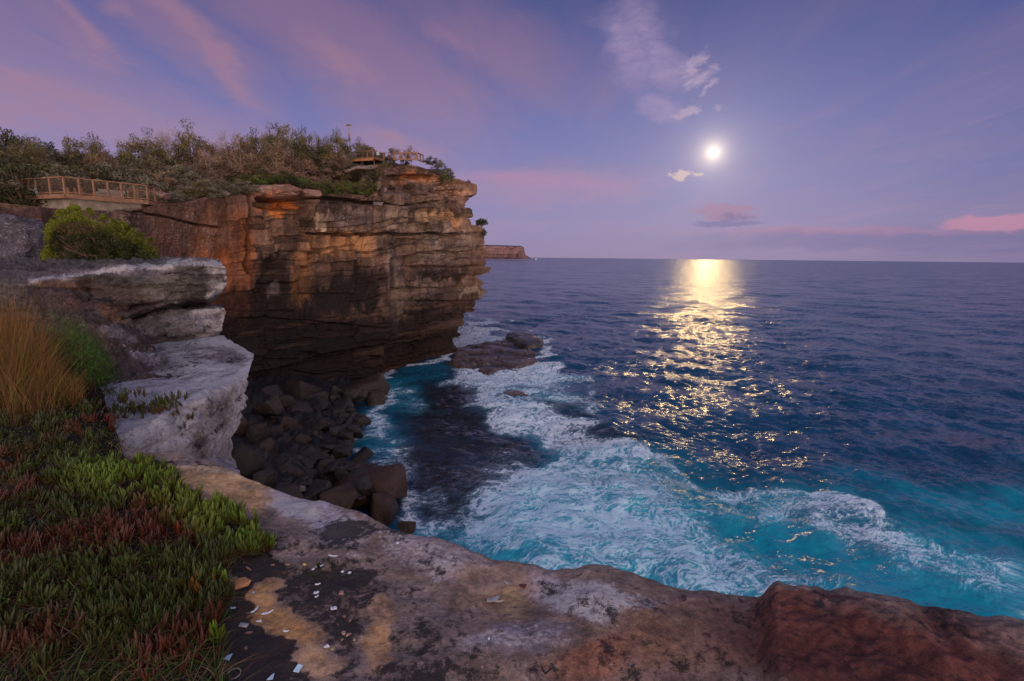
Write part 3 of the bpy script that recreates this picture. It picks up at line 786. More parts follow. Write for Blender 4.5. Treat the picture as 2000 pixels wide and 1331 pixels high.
def on_headland(px, v):
    """v 0..3: cliff edge .. ridge"""
    pxg = np.linspace(-420, 905, 200); ci = int(np.clip(np.searchsorted(pxg, px), 0, 199))
    ri = int(np.clip(round(v * 14), 0, HG.shape[0] - 1))
    return HG[ri, ci].copy()


# ------------------------------------------------------------------ foliage prototypes
def leaf_cloud(n, centres, radii, size, rs, flat=0.7, tone=0.35):
    """leaf-sized triangles spread through clumps; returns verts, faces, colours"""
    k = rs.integers(0, len(centres), n)
    d = rs.normal(size=(n, 3)); d /= np.linalg.norm(d, axis=1)[:, None]
    r = rs.random(n) ** 0.45
    p = centres[k] + d * (radii[k] * r)[:, None] * np.array([1, 1, flat])
    a = rs.normal(size=(n, 3)); a /= np.linalg.norm(a, axis=1)[:, None]
    b = np.cross(a, rs.normal(size=(n, 3))); b /= np.linalg.norm(b, axis=1)[:, None]
    s = size * rs.uniform(0.6, 1.4, n)[:, None]
    V = np.stack([p - a * s, p + a * s * .9 + b * s * .15, p + b * s * .62], 1).reshape(-1, 3)
    F = np.arange(3 * n).reshape(-1, 3)
    br = (1 - tone / 2 + tone * rs.random(n)) * (0.5 + 0.95 * rs.random(len(centres))[k])  # random brightness per clump paints in shading contrast between clumps
    c = np.repeat(np.stack([br * rs.uniform(.9, 1.15, n), br, br * rs.uniform(.8, 1.1, n)], -1), 3, 0)
    return V, F, c


def tube_net(segs, sides=5):
    """list of (p0, p1, r0, r1) -> verts, quad faces"""
    V = []; Fq = []
    for p0, p1, r0, r1 in segs:
        p0 = np.array(p0, float); p1 = np.array(p1, float); d = p1 - p0; L = np.linalg.norm(d)
        if L < 1e-6: continue
        d /= L; a = np.cross(d, [0.31, 0.87, 0.13]); a /= np.linalg.norm(a); b_ = np.cross(d, a)
        o = len(V)
        for p_, r_ in ((p0, r0), (p1, r1)):
            for j in range(sides):
                t = 2 * math.pi * j / sides; V.append(p_ + (a * math.cos(t) + b_ * math.sin(t)) * r_)
        for j in range(sides): Fq.append((o + j, o + (j + 1) % sides, o + sides + (j + 1) % sides, o + sides + j))
    return np.array(V), np.array(Fq)


M_bark = flat_mat('bark', (0.16, 0.11, 0.085), 0.9, 0.4, 4)
M_barkpale = flat_mat('pale_bark', (0.27, 0.20, 0.16), 0.9, 0.3, 4)
LM = {
    'olive': leaf_mat('olive_leaves', (0.10, 0.095, 0.045), (0.19, 0.155, 0.075)),
    'brown': leaf_mat('brown_leaves', (0.17, 0.11, 0.075), (0.25, 0.17, 0.115)),
    'dark': leaf_mat('dark_leaves', (0.030, 0.038, 0.020), (0.065, 0.068, 0.034)),
    'grey': leaf_mat('grey_green_leaves', (0.12, 0.115, 0.085), (0.22, 0.20, 0.145)),
    'green': leaf_mat('green_leaves', (0.085, 0.125, 0.034), (0.18, 0.21, 0.065)),
    'twig': leaf_mat('twiggy_leaves', (0.22, 0.145, 0.125), (0.31, 0.21, 0.17)),
}


def tree_proto(seed, kind, n=2600, hfrac=0.35, spread=0.42, size=0.018, nb=14, bare=False, flat=0.7):
    """unit-height tree: crown in the upper part, limbs reaching into it"""
    rs = np.random.default_rng(seed)
    segs = []; cen = []; rad = []
    top = np.array([rs.normal() * .04, rs.normal() * .04, hfrac * 1.0])
    segs.append(((0, 0, -0.06), top * .5, 0.022, 0.018)); segs.append((top * .5, top, 0.018, 0.014))
    for i in range(nb):
        a = rs.random() * 6.28; rr_ = spread * rs.random() ** .6; zz = hfrac + (0.93 - hfrac) * (1 - (rr_ / spread) ** 2 * .7) * rs.uniform(.55, 1.0)
        e_ = np.array([math.cos(a) * rr_, math.sin(a) * rr_, zz])
        st_ = top * rs.uniform(.55, 1); mid = st_ * .5 + e_ * .5 + rs.normal(size=3) * .03 - np.array([0, 0, .03])
        segs.append((st_, mid, 0.010, 0.006)); segs.append((mid, e_, 0.006, 0.003))
        for _ in range(3 if not bare else 7):
            f = e_ + rs.normal(size=3) * np.array([.09, .09, .07]); segs.append((e_ * .7 + mid * .3, f, 0.003, 0.0015))
            if bare:
                for _ in range(3): segs.append((f, f + rs.normal(size=3) * .05, 0.0015, 0.0008))
        cen.append(e_); rad.append(rs.uniform(.10, .19))
        if not bare and rs.random() < .8: cen.append(e_ * np.array([.9, .9, 1]) - np.array([0, 0, rs.uniform(.12, .3)])); rad.append(rs.uniform(.10, .18))
        if rs.random() < .5: cen.append(e_ * .75 + rs.normal(size=3) * .05 + np.array([0, 0, .08])); rad.append(rs.uniform(.07, .13))
    cen = np.array(cen); rad = np.array(rad)
    V, F, c = leaf_cloud(n, cen, rad, size, rs, flat)
    crown = raw_mesh('crown', V, F, LM[kind], c, smooth=False)
    Vt, Ft = tube_net(segs, 4)
    trunk = raw_mesh('trunk', Vt, Ft, M_barkpale if bare or kind in ('brown', 'twig') else M_bark)
    return trunk, crown


def shrub_proto(seed, kind, n=2400, size=0.034, flat=0.8, nc=26):
    """unit-height, unit-width dome of foliage down to the ground"""
    rs = np.random.default_rng(seed); cen = []; rad = []; segs = []
    for i in range(nc):
        a = rs.random() * 6.28; r_ = 0.42 * rs.random() ** .5; z = (0.86 * math.sqrt(max(0, 1 - (r_ / .5) ** 2))) * rs.uniform(.12, 1.0)
        cen.append((math.cos(a) * r_, math.sin(a) * r_, z)); rad.append(rs.uniform(.09, .19))
        segs.append(((0, 0, -.05), (cen[-1][0] * .6, cen[-1][1] * .6, z * .5), .014, .008)); segs.append(((cen[-1][0] * .6, cen[-1][1] * .6, z * .5), cen[-1], .008, .003))
    V, F, c = leaf_cloud(n, np.array(cen), np.array(rad), size, rs, flat, .45)
    foliage = raw_mesh('foliage', V, F, LM[kind], c, smooth=False)
    Vt, Ft = tube_net(segs, 4)
    return raw_mesh('stem', Vt, Ft, M_bark), foliage


TP = {k: [tree_proto(100 + i * 7 + j, kd, *a) for j in range(3)] for i, (k, kd, a) in enumerate([
    ('olive', 'olive', (4200, .22, .42, .025, 22)), ('brown', 'brown', (3800, .20, .44, .025, 22)), ('dark', 'dark', (8000, .18, .44, .020, 24)), ('grey', 'grey', (3500, .2, .42, .025, 20)),
    ('sparse', 'olive', (2600, .4, .40, .020, 13)), ('bare', 'twig', (1100, .25, .42, .014, 16, True))])}
SP = {k: [shrub_proto(300 + i * 7 + j, k) for j in range(2)] for i, k in enumerate(['olive', 'brown', 'dark', 'grey', 'green', 'twig'])}


def plant(name, meshes, names, base, h, wdt, label, cat, group=None, rz=None, tilt=0):
    o = bpy.data.objects.new(name, None); COL.objects.link(o); o.location = Vector(base)
    o.rotation_euler = (tilt, tilt * .5, random.random() * 6.28 if rz is None else rz); o.scale = (wdt, wdt, h)
    o.empty_display_size = .2
    o['label'] = label; o['category'] = cat
    if group: o['group'] = group
    for me_, nm in zip(meshes, names):
        c = bpy.data.objects.new(nm, me_); COL.objects.link(c); c.parent = o
    return o


def root_(name, label, cat, loc):
    o = bpy.data.objects.new(name, None); COL.objects.link(o); o.location = Vector(loc); o['label'] = label; o['category'] = cat
    return o


def height_at(base, top_py):
    """height in metres that brings the tip to top_py"""
    px_, py_ = proj(base); Yd = base[1]
    return max(0.3, P(px_, top_py, Yd)[2] - base[2])


# tall trees and bare crowns along the skyline: (px, top_py, width_px, v, kind, words)
TREES = [(-60, 240, 130, 2.0, 'dark', 'dark tree at the far left end of the skyline'), (8, 232, 70, 2.1, 'dark', 'tall dark tree whose crown tops the left end of the skyline'),
 (40, 262, 60, 2.3, 'olive', 'olive tree just inland of the tall dark left-end tree'), (62, 262, 34, 1.7, 'sparse', 'thin wind-bent sapling with open top left of the dark round tree'), (90, 258, 30, 1.7, 'sparse', 'small ragged sapling on the skyline above the dark round tree'),
 (113, 252, 30, 1.7, 'sparse', 'twin-tufted sapling rising right behind the dark round tree'), (118, 285, 100, 1.25, 'dark', 'broad dark round tree right behind the nearer lookout'), (150, 256, 62, 2.2, 'olive', 'olive tree on the skyline right of the saplings'),
 (182, 254, 60, 2.4, 'olive', 'rounded olive tree, higher of two above the grey scrub'), (205, 268, 50, 2.1, 'brown', 'brownish tree low in the dip of the skyline'), (240, 258, 46, 2.5, 'bare', 'bare grey crown in the dip of the left skyline'),
 (262, 255, 60, 2.4, 'olive', 'flat-topped olive tree left of the bare twiggy crowns'), (300, 250, 56, 2.4, 'olive', 'olive tree between the flat-topped tree and bare twigs'), (322, 246, 34, 2.5, 'bare', 'bare twiggy crown against the pink sky, left one'),
 (345, 242, 44, 2.5, 'bare', 'bare twiggy crown beside the tallest left-hand tree'), (372, 236, 66, 2.4, 'olive', 'tallest olive tree on the left half of the skyline'), (402, 252, 52, 2.3, 'brown', 'brown spreading tree right of the tallest left-half tree'),
 (432, 270, 36, 2.4, 'bare', 'leaning bare crown at the notch in the skyline'), (452, 244, 50, 2.6, 'bare', 'bare upright twigs left of the rust-brown tree'), (470, 246, 60, 2.2, 'brown', 'rust-brown tree at the left of the highest clump'),
 (500, 244, 50, 2.3, 'olive', 'narrow olive tree in the highest clump'), (530, 240, 44, 2.4, 'olive', 'slender olive tree just left of the topmost crown'), (558, 233, 62, 2.3, 'olive', 'topmost olive crown of the whole skyline'),
 (595, 242, 54, 2.3, 'olive', 'olive tree right of the topmost crown'), (622, 256, 30, 2.5, 'sparse', 'thin open tree with sky showing through its crown'), (635, 262, 26, 2.5, 'sparse', 'thin open tree nearest the railing with bare lower stems'),
 (660, 248, 56, 2.3, 'olive', 'full olive tree left of the tall pole'), (700, 268, 44, 2.6, 'olive', 'low tree just right of the tall pole'), (728, 278, 56, 2.7, 'dark', 'dome-shaped dark tree behind the farther lookout'),
 (768, 283, 30, 2.7, 'sparse', 'open-crowned small tree behind the white notice'), (790, 286, 20, 2.7, 'dark', 'small dark tree at the left post of the end railing'), (800, 282, 22, 2.7, 'sparse', 'little crooked tree with tufted top beside the end railing'),
 (540, 268, 76, 1.9, 'brown', 'wide pinkish-brown tree below the topmost crown'), (480, 268, 70, 1.8, 'brown', 'wide brown tree below the rust-brown one'), (420, 282, 60, 1.8, 'twig' , 'pale leafless tree with whitish limbs below the notch'),
 (620, 275, 50, 2.0, 'dark', 'dark tree under the thin open trees')]
for i, (px_, ty, wp, v, kd, lb) in enumerate(TREES):
    if kd == 'twig': kd = 'bare'
    proto = SP['dark'][i % 2] if kd == 'dark' else TP[kd][i % 3]
    b_ = on_headland(px_, v); h = height_at(b_, ty); w_ = wp / 1000 * b_[1] * 1.12
    plant('bare_tree' if kd == 'bare' else 'tree', proto, ('trunk', 'crown'), b_ - np.array([0, 0, .3]), h * 1.06, w_ * 1.05, lb, 'tree', 'trees on the headland skyline', tilt=random.uniform(-.05, .05))

# scrub between skyline and cliff edge, every bush a thing
rs_ = np.random.default_rng(21)
LMK = [(-60, 'far-left dark tree'), (8, 'tall left-end tree'), (62, 'wind-bent sapling'), (113, 'twin-tufted sapling'), (150, 'tree by the saplings'), (182, 'rounded olive tree'), (240, 'bare crown in the dip'),
       (262, 'flat-topped olive tree'), (300, 'flat-topped one\'s neighbour'), (322, 'left bare crown'), (372, 'tallest left-half tree'), (402, 'brown spreading tree'), (420, 'leafless notch tree'), (452, 'bare upright twigs'),
       (470, 'rust-brown tree'), (500, 'narrow olive tree'), (530, 'slender olive tree'), (558, 'topmost crown'), (595, 'tree beside topmost crown'), (622, 'thin open tree'), (650, 'stepped railing'), (683, 'tall pole'), (715, 'orange-edged deck'), (740, 'dome-shaped dark tree')]
HUE = {'grey': 'grey-green', 'olive': 'olive', 'dark': 'dark green', 'brown': 'brownish', 'green': 'green', 'twig': 'pale twiggy'}
# (px from, px to, nearest row, farthest row, count, kinds, heights)
ZONES = [(-150, 110, 1.6, 2.9, 26, ['olive', 'dark', 'grey', 'dark'], (3.6, 5.4)), (110, 330, 1.4, 2.25, 44, ['grey', 'grey', 'olive', 'grey', 'dark'], (3.0, 4.2)), (130, 330, 2.2, 2.8, 16, ['olive', 'brown', 'olive'], (2.6, 3.6)),
         (330, 480, .5, 2.3, 36, ['twig', 'grey', 'brown', 'grey'], (2.6, 4.0)), (330, 480, 2.3, 2.8, 12, ['olive', 'brown', 'twig'], (2.6, 3.6)), (480, 660, 1.0, 2.3, 36, ['brown', 'twig', 'olive', 'brown'], (2.6, 4.2)),
         (480, 640, 2.3, 2.8, 14, ['brown', 'olive', 'brown'], (2.8, 4.0)), (480, 735, .12, 1.15, 46, ['green', 'green', 'olive', 'dark'], (1.8, 2.8)), (640, 745, .9, 1.8, 16, ['olive', 'green', 'brown'], (1.2, 1.9)),
         (310, 400, .15, .5, 8, ['green', 'grey'], (1.0, 1.8)), (400, 480, .12, .5, 9, ['grey', 'dark'], (1.5, 2.4)), (650, 770, 2.7, 3.0, 10, ['olive', 'dark', 'brown'], (1.6, 2.6))]
for x0_, x1_, v0, v1, n_, kinds, (h0, h1) in ZONES:
    for i in range(n_):
        px_ = x0_ + (x1_ - x0_) * ((i + rs_.random()) / n_); v = v0 + (v1 - v0) * rs_.random()
        b_ = on_headland(px_, v); k_ = kinds[rs_.integers(len(kinds))]; h = rs_.uniform(h0, h1)
        tier = 'cliff rim' if v < .45 else 'lowest slope' if v < .95 else 'lower slope' if v < 1.4 else 'middle slope' if v < 1.85 else 'upper slope' if v < 2.3 else 'ridge'
        size = 'large ' if h > h0 + .66 * (h1 - h0) else 'small ' if h < h0 + .33 * (h1 - h0) else ''
        lm = min(LMK, key=lambda q: abs(q[0] - px_))[1]
        lb = f"{size}{HUE[k_]} bush on the {tier} {'beside' if tier == 'ridge' else 'below'} the {lm}"
        plant('shrub', SP[k_][i % 2], ('stem', 'foliage'), b_ - np.array([0, 0, .2]), h, h * rs_.uniform(1.2, 1.7), lb, 'shrub', 'scrub on the headland')
# bushes rooted right on the brink, hanging over the edge
for x0_, x1_, n_, kinds, (h0, h1) in [(556, 742, 34, ['green', 'olive', 'green', 'dark'], (1.5, 2.6)), (300, 350, 4, ['green', 'grey'], (.7, 1.2)), (372, 492, 16, ['grey', 'grey', 'olive'], (1.2, 2.2)), (742, 760, 3, ['green', 'olive'], (1.0, 1.5))]:
    for i in range(n_):
        px_ = x0_ + (x1_ - x0_) * ((i + rs_.random()) / n_); k_ = kinds[rs_.integers(len(kinds))]; h = rs_.uniform(h0, h1)
        b_ = P(px_, np.interp(px_, YT[:, 0], YT[:, 1]) + rs_.uniform(-5, 2), np.interp(px_, CYX[:, 0], CYX[:, 1]) + rs_.uniform(.2, 1.4)) - np.array([rs_.uniform(.2, 1.2), 0, .1])
        lm = min(LMK, key=lambda q: abs(q[0] - px_))[1]
        plant('shrub', SP[k_][i % 2], ('stem', 'foliage'), b_, h, h * rs_.uniform(1.3, 2.0), f"{'large ' if h > (h0 + h1) / 2 else 'small '}{HUE[k_]} bush on the cliff brink below the {lm}", 'shrub', 'scrub on the cliff brink')
# bushes on the seaward crest and the little tree on the brink
for i, (px_, by, ty, wp, Yd, k_, lb) in enumerate([(840, 322, 303, 26, 100, 'dark', 'flat dark bush at the top of the seaward crest'), (853, 330, 306, 24, 101, 'grey', 'grey-green bush on the seaward crest, upper one'),
     (866, 342, 316, 26, 103, 'grey', 'grey-green bush halfway down the seaward crest'), (876, 350, 328, 22, 104, 'dark', 'dark bush at the foot of the seaward crest'), (872, 356, 334, 26, 102, 'green', 'green bush hugging the lower crest rocks'),
     (915, 357, 350, 8, 108, 'grey', 'tiny tuft on the outermost jutting ledge'), (762, 372, 360, 20, 88, 'dark', 'dark little bush beside the pale flat block'), (722, 385, 362, 30, 82, 'green', 'green bush below the pale flat block'),
     (945, 462, 441, 12, 110, 'dark', 'small dark bush clinging under the brink tree'), (800, 368, 356, 26, 92, 'olive', 'yellowish low bush on the shelf under the crown rocks'), (700, 388, 366, 30, 78, 'green', 'yellow-green bush beside the lilac boulder')]):
    b_ = P(px_, by, Yd); h = height_at(b_, ty)
    plant('shrub', SP[k_][i % 2], ('stem', 'foliage'), b_, h, wp / 1000 * Yd * 1.15, lb, 'shrub')
rsb = np.random.default_rng(88); b_ = P(939, 462, 110.5); hb = height_at(b_, 425)
tb = root_('tree', 'lone little umbrella-shaped tree growing from the cliff brink', 'tree', b_)
cs = np.array([(rsb.uniform(-1.0, 1.3), rsb.uniform(-.9, .9), hb * rsb.uniform(.62, .9)) for _ in range(26)]); cs[:, 2] -= .14 * (cs[:, 0] - .2) ** 2
Vc, Fc_, cc_ = leaf_cloud(1800, cs, np.full(26, .42), .16, rsb, .7, .5); link('crown', raw_mesh('crown', Vc, Fc_, LM['dark'], cc_ * 1.4, smooth=False), tb)
Vc, Fc_ = tube_net([((-.3, 0, -.5), (.0, 0, hb * .35), .13, .10), ((0, 0, hb * .35), (.25, 0, hb * .66), .10, .07)] + [((.1, 0, hb * .5), tuple(c_), .05, .02) for c_ in cs[:9]], 5); link('trunk', raw_mesh('trunk', Vc, Fc_, M_bark), tb)

# loose blocks lying on the headland
def boulder_mesh(seed, dims, cuts=14, rough=0.08, sub=4, mat=None, col=(0.2, 0.13, 0.1), mask=(0.4, 0.2, 0), flatness=0.8):
    rs = np.random.default_rng(seed)
    bm_ = bmesh.new(); n_ = max(10, cuts + 5)
    q = rs.normal(size=(n_, 3)); q /= np.linalg.norm(q, axis=1)[:, None]
    q = np.sign(q) * np.abs(q) ** .75; q *= rs.uniform(.78, 1.05, n_)[:, None]
    for p_ in q: bm_.verts.new(tuple(p_))
    r_ = bmesh.ops.convex_hull(bm_, input=bm_.verts[:])
    bmesh.ops.delete(bm_, geom=[g for g in r_['geom_interior'] if isinstance(g, bmesh.types.BMVert)], context='VERTS')
    bmesh.ops.dissolve_limit(bm_, angle_limit=R(9), verts=bm_.verts[:], edges=bm_.edges[:])
    bmesh.ops.bevel(bm_, geom=bm_.edges[:], offset=.045, segments=1, affect='EDGES', clamp_overlap=True)
    bmesh.ops.triangulate(bm_, faces=bm_.faces[:])
    bmesh.ops.subdivide_edges(bm_, edges=bm_.edges[:], cuts=max(1, sub - 1), use_grid_fill=True)
    bmesh.ops.triangulate(bm_, faces=bm_.faces[:]); bm_.verts.index_update()
    V = np.array([v.co[:] for v in bm_.verts]); F = np.array([[v.index for v in f.verts] for f in bm_.faces]); bm_.free()
    o = seed * 3.7
    f_ = fbm(V[:, 0] * 1.9 + o, V[:, 1] * 1.6, V[:, 2] * 1.6, 5, .55)
    V = V * (1 + rough * 1.2 * f_)[:, None] * np.array(dims)
    c = np.array(col) * (1 + 0.35 * f_)[:, None]
    return raw_mesh('boulder', V, F, mat or M_boulder, np.clip(c, .01, 1), np.broadcast_to(np.array(mask, float), V.shape))


for px_, py_, Yd, dims, col_, rz, lb in [(738, 374, 86, (2.0, 1.2, 1.1), (0.27, 0.19, 0.18), .2, 'flat-topped pale block resting on the headland slope under the farther lookout'),
    (738, 397, 80.5, (1.2, 1.0, 1.0), (0.33, 0.27, 0.30), .9, 'lilac-grey pointed boulder perched on the cliff rim'), (533, 372, 64.5, (2.9, 1.6, .8), (0.28, 0.16, 0.12), .7, 'reddish cap rock with a white stain above the orange notch'),
    (605, 379, 69, (1.7, 1.2, .6), (0.26, 0.13, 0.10), .5, 'low reddish rock on the rim right of the cap rock'), (317, 383, 49.5, (.9, .7, .45), (0.24, 0.14, 0.11), .2, 'small rounded rock beside the end of the nearer lookout'),
    (545, 313, 98, (.5, .5, .4), (0.3, .22, .17), 0, 'tiny pale rock in the scrub by the small fence'), (672, 381, 77, (1.5, .9, .4), (0.3, 0.2, 0.16), .3, 'thin pale ledge stone poking out of the rim scrub'), (430, 378, 57, (1.3, 1., .5), (0.2, 0.13, 0.11), .3, 'grey rock on the rim left of the cleft')]:
    o = link('boulder', boulder_mesh(int(px_ + py_), dims, col=col_, mask=(.42, .35, 0)), loc=Vector(P(px_, py_, Yd)), label=lb, cat='boulder'); o.rotation_euler.z = rz

# ------------------------------------------------------------------ far headland
def build_far():
    x = np.linspace(925, 1038, 150)
    top = np.interp(x, [925, 990, 1018, 1023, 1025, 1027, 1034, 1038], [478, 480.2, 481, 484, 492, 499.5, 503.5, 505.8]); bot = np.full_like(x, 506.2) - (1000 - x) * .003
    Yd = np.interp(x, [925, 1025, 1038], [4300, 3900, 3850])
    rows = []
    for t in np.linspace(0, 1, 44):
        y = bot + (top - bot) * t
        rows.append(P(x, y, Yd + 120 * t ** 2 + 1))
    G = np.array(rows); zz = G[..., 2]
    f = fbm(G[..., 0] * .02, G[..., 1] * .02, zz * .01, 5); lay = np.tanh(3 * fbm(G[..., 0] * .002, 3.3, zz * .09, 3))
    N = np.array([.2, -1, 0])
    G = G + N * (f * 30 + lay * 10)[..., None] * (1 - .8 * ss(x, 1015, 1030))[None, :, None]
    cap = G[-1] + np.array([0, 300, 8.0]); G = np.concatenate([G, cap[None]], 0)
    t = np.linspace(0, 1.02, 45)[:, None] * np.ones(150)[None]
    c = np.array([.27, .15, .14]) * (1 + .5 * f[..., None].repeat(1, -1))
    c = np.concatenate([c, c[-1:] * .4], 0)
    c = c * (1 - .35 * ss(t, .55, .2))[..., None]; c = np.where(t[..., None] > .95, np.array([.06, .055, .05]), c)
    return raw_mesh('far_headland', G, grid_faces(*G.shape[:2], flip=True), rock_mat('far_sandstone', .012, 6, (.7, 1.3)), np.clip(c, .01, 1), np.broadcast_to([.38, .25, 0], c.shape))


link('far_headland', build_far(), kind='structure', label='low flat-topped reddish headland on the horizon')
# small white boat off the far point
bt = bpy.data.objects.new('sailing_boat', None); COL.objects.link(bt); bt.location = Vector(Pz(1045, 503.9, 0.0)); bt.location.z = 0
if bt.location.y > 9000 or bt.location.y < 0: bt.location = Vector((180, 4000, 0))
bt['label'] = 'tiny white boat off the tip of the far headland'; bt['category'] = 'boat'
M_white = flat_mat('white_paint', (0.8, 0.8, 0.82), .5, .05)
hull = np.array([(-8, -2, 0), (8, 0, 2.2), (-8, 2, 0), (-8, -2.5, 2.5), (9, 0, 3.0), (-8, 2.5, 2.5)]); 
link('hull', raw_mesh('hull', hull, [(0, 1, 4, 3), (2, 5, 4, 1), (0, 3, 5, 2), (3, 4, 5, 5)][:3], M_white, smooth=False), bt)
sail = np.array([(1, -.1, 3), (1, -.1, 17), (-7, 0, 4), (1, .1, 3), (1, .1, 17), (-7, .1, 4)]); link('sail', raw_mesh('sail', sail, [(0, 1, 2), (3, 5, 4), (0, 3, 4), (0, 4, 1)], M_white, smooth=False), bt)
Vm, Fm = tube_net([((1, 0, 2), (1, 0, 18), .15, .1)]); link('mast', raw_mesh('mast', Vm, Fm, M_white), bt)

# ------------------------------------------------------------------ timber lookouts
M_wood = flat_mat('weathered_timber', (0.17, 0.095, 0.065), .8, .35, 3)
M_wood2 = flat_mat('paler_timber', (0.22, 0.12, 0.08), .8, .25, 3)  # slightly paler brown than the weathered timber
M_conc = flat_mat('concrete', (0.24, 0.20, 0.175), .9, .25, 1.2, bump=.02)
M_wire = flat_mat('wire', (0.22, 0.14, 0.11), .6, .1)
M_steel = flat_mat('steel_post', (0.22, 0.19, 0.19), .5, .15)


def beam(p0, p1, w_, h_, up=(0, 0, 1)):
    """box along p0-p1; w_ sideways, h_ along up"""
    p0 = np.array(p0, float); p1 = np.array(p1, float); d = p1 - p0; d /= np.linalg.norm(d)
    s = np.cross(d, up)
    if np.linalg.norm(s) < 1e-3: s = np.array([1.0, 0, 0])
    s /= np.linalg.norm(s); u_ = np.cross(s, d)
    V = [p + s * a * w_ / 2 + u_ * b * h_ / 2 for p in (p0, p1) for a, b in ((-1, -1), (1, -1), (1, 1), (-1, 1))]
    F = [(0, 1, 2, 3), (7, 6, 5, 4), (0, 4, 5, 1), (1, 5, 6, 2), (2, 6, 7, 3), (3, 7, 4, 0)]
    return np.array(V), np.array(F)


def boxes(lst):
    V = []; F = []; o = 0
    for v, f in lst: V.append(v); F.append(f + o); o += len(v)
    return np.vstack(V), np.vstack(F)


def part(name, vf, mat, parent, kind=None):
    return link(name, raw_mesh(name, vf[0], vf[1], mat, smooth=False), parent, kind=kind)


def railing(root, pts, n_posts, h, mat, rail_w=.09, post=.12, mesh=True, low=.12, post_h=None):
    """posts, top and bottom rail and wire infill between world points"""
    for (a, b_), n_ in zip(zip(pts[:-1], pts[1:]), n_posts):
        a = np.array(a, float); b_ = np.array(b_, float)
        for k in range(n_ + 1):
            if k == 0 and a is not pts[0] and not np.allclose(a, pts[0]): continue
            p = a + (b_ - a) * k / n_
            part('post', beam(p, p + [0, 0, (post_h or h) - .06], post, post), mat, root)
        e_ = np.array([0, 0, h]); part('top_rail', beam(a + e_, b_ + e_, rail_w * 1.3, rail_w), mat, root)
        e_ = np.array([0, 0, low]); part('bottom_rail', beam(a + e_, b_ + e_, rail_w, rail_w), mat, root)
        if mesh:
            L = np.linalg.norm(b_ - a); l_ = []
            for s in np.arange(.12, L, .12):
                p = a + (b_ - a) * s / L; l_.append(beam(p + [0, 0, low + .05], p + [0, 0, h - .05], .008, .008))
            for zz in np.arange(low + .14, h - .06, .12):
                l_.append(beam(a + [0, 0, zz], b_ + [0, 0, zz], .008, .008))
            part('wire_mesh', boxes(l_), M_wire, root, 'stuff')


def root(name, loc, label, cat, group=None):
    o = bpy.data.objects.new(name, None); COL.objects.link(o); o.location = (0, 0, 0)
    o['label'] = label; o['category'] = cat
    if group: o['group'] = group
    return o


ZD = 24.62
pA = Pz(-60, 386, ZD); pB = Pz(47, 382, ZD); pC = Pz(127, 378.5, ZD); pD = Pz(289, 392, ZD)
inw = np.array([-1.2, 5.5, 0])
pl = root('lookout_platform', pC, 'concrete-based timber viewing platform at the left cliff edge', 'platform')
def prism(poly, z0, z1):
    n = len(poly); V = np.array([(p[0], p[1], z0) for p in poly] + [(p[0], p[1], z1) for p in poly])
    F = [(i, (i + 1) % n, n + (i + 1) % n, n + i) for i in range(n)]
    return V, F, n
def prism_mesh(name, poly, z0, z1, mat, parent):
    V, F, n = prism(poly, z0, z1); me_ = bpy.data.meshes.new(name); me_.from_pydata([tuple(v) for v in V], [], F + [tuple(range(n))[::-1], tuple(range(n, 2 * n))]); me_.materials.append(mat); me_.update()
    return link(name, me_, parent)
polyD = [pA, pB, pC, pD, pD + inw, pA + inw * 1.5]
prism_mesh('deck_slab', polyD, ZD - .16, ZD, M_wood, pl)
for a, b_ in ((pA, pB), (pB, pC), (pC, pD), (pD, pD + inw)):
    n_ = np.cross(b_ - a, [0, 0, 1]); n_ /= np.linalg.norm(n_); n_ = n_ * (1 if n_[1] < 0 or n_[0] > .8 else -1)
    part('edge_board', beam(a + n_ * .03 - [0, 0, .17], b_ + n_ * .03 - [0, 0, .17], .05, .34), M_wood2, pl)
cB = [p + np.array([-.1, .5, 0]) for p in (pA, pB, pC)] + [pC + (pD - pC) * .86 + np.array([-.1, .5, 0]), pC + (pD - pC) * .86 + inw * .8, pA + inw * 1.3]
prism_mesh('concrete_base', cB, ZD - 1.5, ZD - .161, M_conc, pl)
rl = root('lookout_railing', pC, 'rusty-brown post and wire railing around the nearer lookout', 'railing')
railing(rl, [pA, pB, pC, pD, pD + inw * .5], [3, 1, 5, 1][:0] + [3, 3, 6, 2], 1.28, M_wood2)
r2 = root('lookout_railing', pC, 'lower inland railing of the nearer lookout behind the concrete bench', 'railing')
q0 = pC + (pD - pC) * .52 + inw * .55; q1 = pD + inw * .62
railing(r2, [q0, q1], [4], 1.05, M_wood2)
bn = root('bench', pC, 'grey concrete bench block on the nearer lookout', 'bench')
q0 = pC + (pD - pC) * .22 + inw * .3; q1 = pC + (pD - pC) * .55 + inw * .3
part('seat', beam(q0 + [0, 0, .42], q1 + [0, 0, .42], .6, .12), M_conc, bn); part('plinth', beam(q0 + [0, 0, .18], q1 + [0, 0, .18], .5, .358), M_conc, bn); part('backrest', beam(q0 + [0, .3, .62], q1 + [0, .3, .62], .08, .28), M_conc, bn)
for f_, lb in ((.06, 'short timber bollard just right of the corner post of the nearer lookout'), (.135, 'short timber bollard second from the corner post of the nearer lookout'), (-.02, 'short timber bollard right behind the corner post of the nearer lookout')):
    q = pC + (pD - pC) * f_ + inw * .12
    o = link('bollard', raw_mesh('bollard', *beam(q, q + [0, 0, .55], .14, .14), M_wood2, smooth=False), label=lb, cat='bollard', group='bollards on the nearer lookout')
